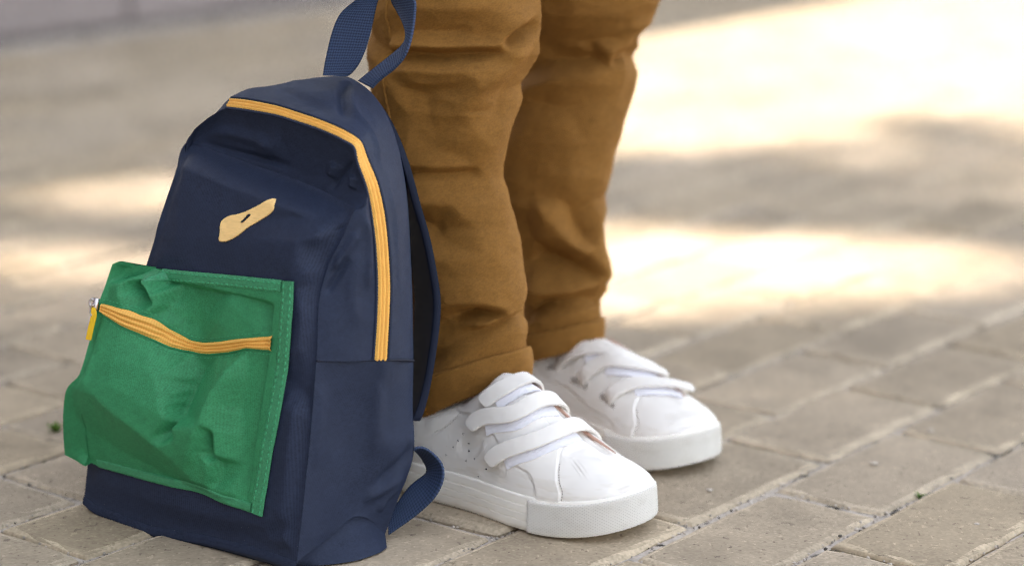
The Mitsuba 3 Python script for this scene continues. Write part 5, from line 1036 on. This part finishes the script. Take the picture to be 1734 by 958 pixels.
        Tn = unit(np.gradient(P, axis=0)); Nn = unit(S(xc, ph, .004) - S(xc, ph, 0.0)); Nn = unit(np.stack([np.convolve(np.pad(Nn[:, c_], 12, 'edge'), np.ones(25) / 25, 'valid') for c_ in range(3)], 1)); Wd = unit(np.cross(Tn, Nn)); Wd = Wd * np.sign(Wd[:, :1].mean()); 
        for _ in range(6): Wd = unit(Wd + .5 * (np.roll(Wd, 1, 0) * (np.arange(130) > 0)[:, None] + np.roll(Wd, -1, 0) * (np.arange(130) < 129)[:, None]))
        bl = .0003 * np.sin(s * 9 + len(path)); e0, e1 = P - Wd * hw[:, None] + Nn * bl[:, None], P + Wd * hw[:, None] - Nn * bl[:, None]
        emit('__strap', ribbon(e0[::2], e1[::2], .0026, 190, 11), 'leather_white', 32)
        rim = np.vstack([(e0 + Wd * .0016)[6:120], ]); emit('__strap_stitching', dashes(rim + Nn[6:120] * .0014, .0002, .0013, .0010), 'leather_white') if False else None
        qq = (s > .10) & (s < .66); sh = .0062
        P0 = S(xc, ph, .0016)
        emit('__velcro_pad', ribbon((P0 - Wd * (hw * .9 - sh)[:, None])[qq][::3], (P0 + Wd * (hw * 1.0 + sh)[:, None])[qq][::3], .0016, 90, 9), 'velcro_white', 50)
        j = 128; slot = [(xc[j] / L + dx, np.degrees(ph[j]) - 1) for dx in (-.046, 0, .046)]
        emit('__strap_slot', ribbon(line(slot, 20, .0010), line([(a_, b_ + 5.5) for a_, b_ in slot], 20, .0008), .0012, 30, 6), 'lining_grey', 50)
NEAR_STRAPS = [([(.492, 13, 5.5), (.56, 27, 5), (.629, 45, 4.5), (.672, 74, 4.5), (.688, 102, 6), (.70, 125, 4), (.69, 143, 1), (.68, 150, -1.5)], .0128),
               ([(.382, 31, 6), (.455, 40, 5), (.53, 51, 4.5), (.568, 80, 5), (.588, 109, 6.5), (.58, 128, 4.5), (.56, 143, 1), (.55, 151, -1.5)], .0128),
               ([(.41, 47, 5), (.44, 58, 4), (.472, 73, 3.5), (.497, 100, 5.5), (.495, 118, 4.5), (.475, 132, 1.5), (.46, 140, -1.5)], .0128)]
FAR_STRAPS = [([(.82, 62, 8), (.80, 72, 7), (.767, 82, 6), (.735, 95, 5), (.697, 112, 4.5), (.67, 128, 4), (.645, 144, 3), (.635, 149, 0)], .0128),
              ([(.685, 62, 5), (.67, 74, 5), (.645, 86, 5), (.60, 101, 5), (.541, 117, 4.5), (.505, 132, 4), (.47, 146, 3), (.455, 151, 0)], .0128),
              ([(.65, 60, 4), (.63, 72, 4), (.60, 86, 4), (.525, 99, 4), (.47, 110, 4), (.415, 120, 4), (.33, 130, 3), (.30, 134, 0)], .0128)]
make_shoe(.215, .094, 1, (-.0755, 1.787, math.radians(-36)), 'person__shoe', NEAR_STRAPS)
make_shoe(.215, .094, -1, (.008, 1.969, math.radians(-46)), 'person__shoe_001', FAR_STRAPS)
labels['person__shoe'] = {'label': 'white trainer on the near foot, beside the backpack'}
labels['person__shoe_001'] = {'label': 'white trainer on the far foot, slightly out of focus'}

# ------------------------------------------------------------------ small things on the ground
def weed(x, y, h, key, label, n=7, seed=1):
    r = np.random.default_rng(seed); ms = []
    for i in range(n):
        a = r.uniform(0, 6.28); d = A([math.cos(a), math.sin(a), 0]); p0 = A([x, y, -.005]); p1 = p0 + d * h * .3 + [0, 0, h * r.uniform(.5, .9)]; p2 = p0 + d * h * .75 + [0, 0, h * r.uniform(.6, 1.1)]
        c = curve([p0, p1, p2], 12); w = np.sin(np.linspace(.15, 3.0, 12))[:, None] * h * .16 * np.cross(d, [0, 0, 1.]); ms.append(gmesh(np.stack([c - w, c + [0, 0, -.0004], c + w], 1)))
    put(key, cat(ms), 'weed_green'); tag(key, label, 'weed')
weed(*D['weed'], .012, 'weed', 'small green weed sprouting from a joint left of the backpack', 9, 2)
weed(*D['weed2'], .007, 'weed_001', 'tiny green sprout in a joint at the right of the trainers', 6, 5)
def pebble(x, y, r_, key, label, seed):
    m = trimesh.creation.icosphere(2, r_); m.vertices *= [1.3, .9, .5]; m.vertices *= (.8 + .4 * meshkit.noise(m.vertices * 300, seed))[:, None]; m.vertices += [x, y, .0004 + r_ * .3]; put(key, m, 'crumb_pale'); tag(key, label, 'crumb')
for i, (x, y, r_, lb) in enumerate(D['crumbs']): pebble(x, y, r_, 'pale_crumb' + (f'_{i:03d}' if i else ''), lb, i)
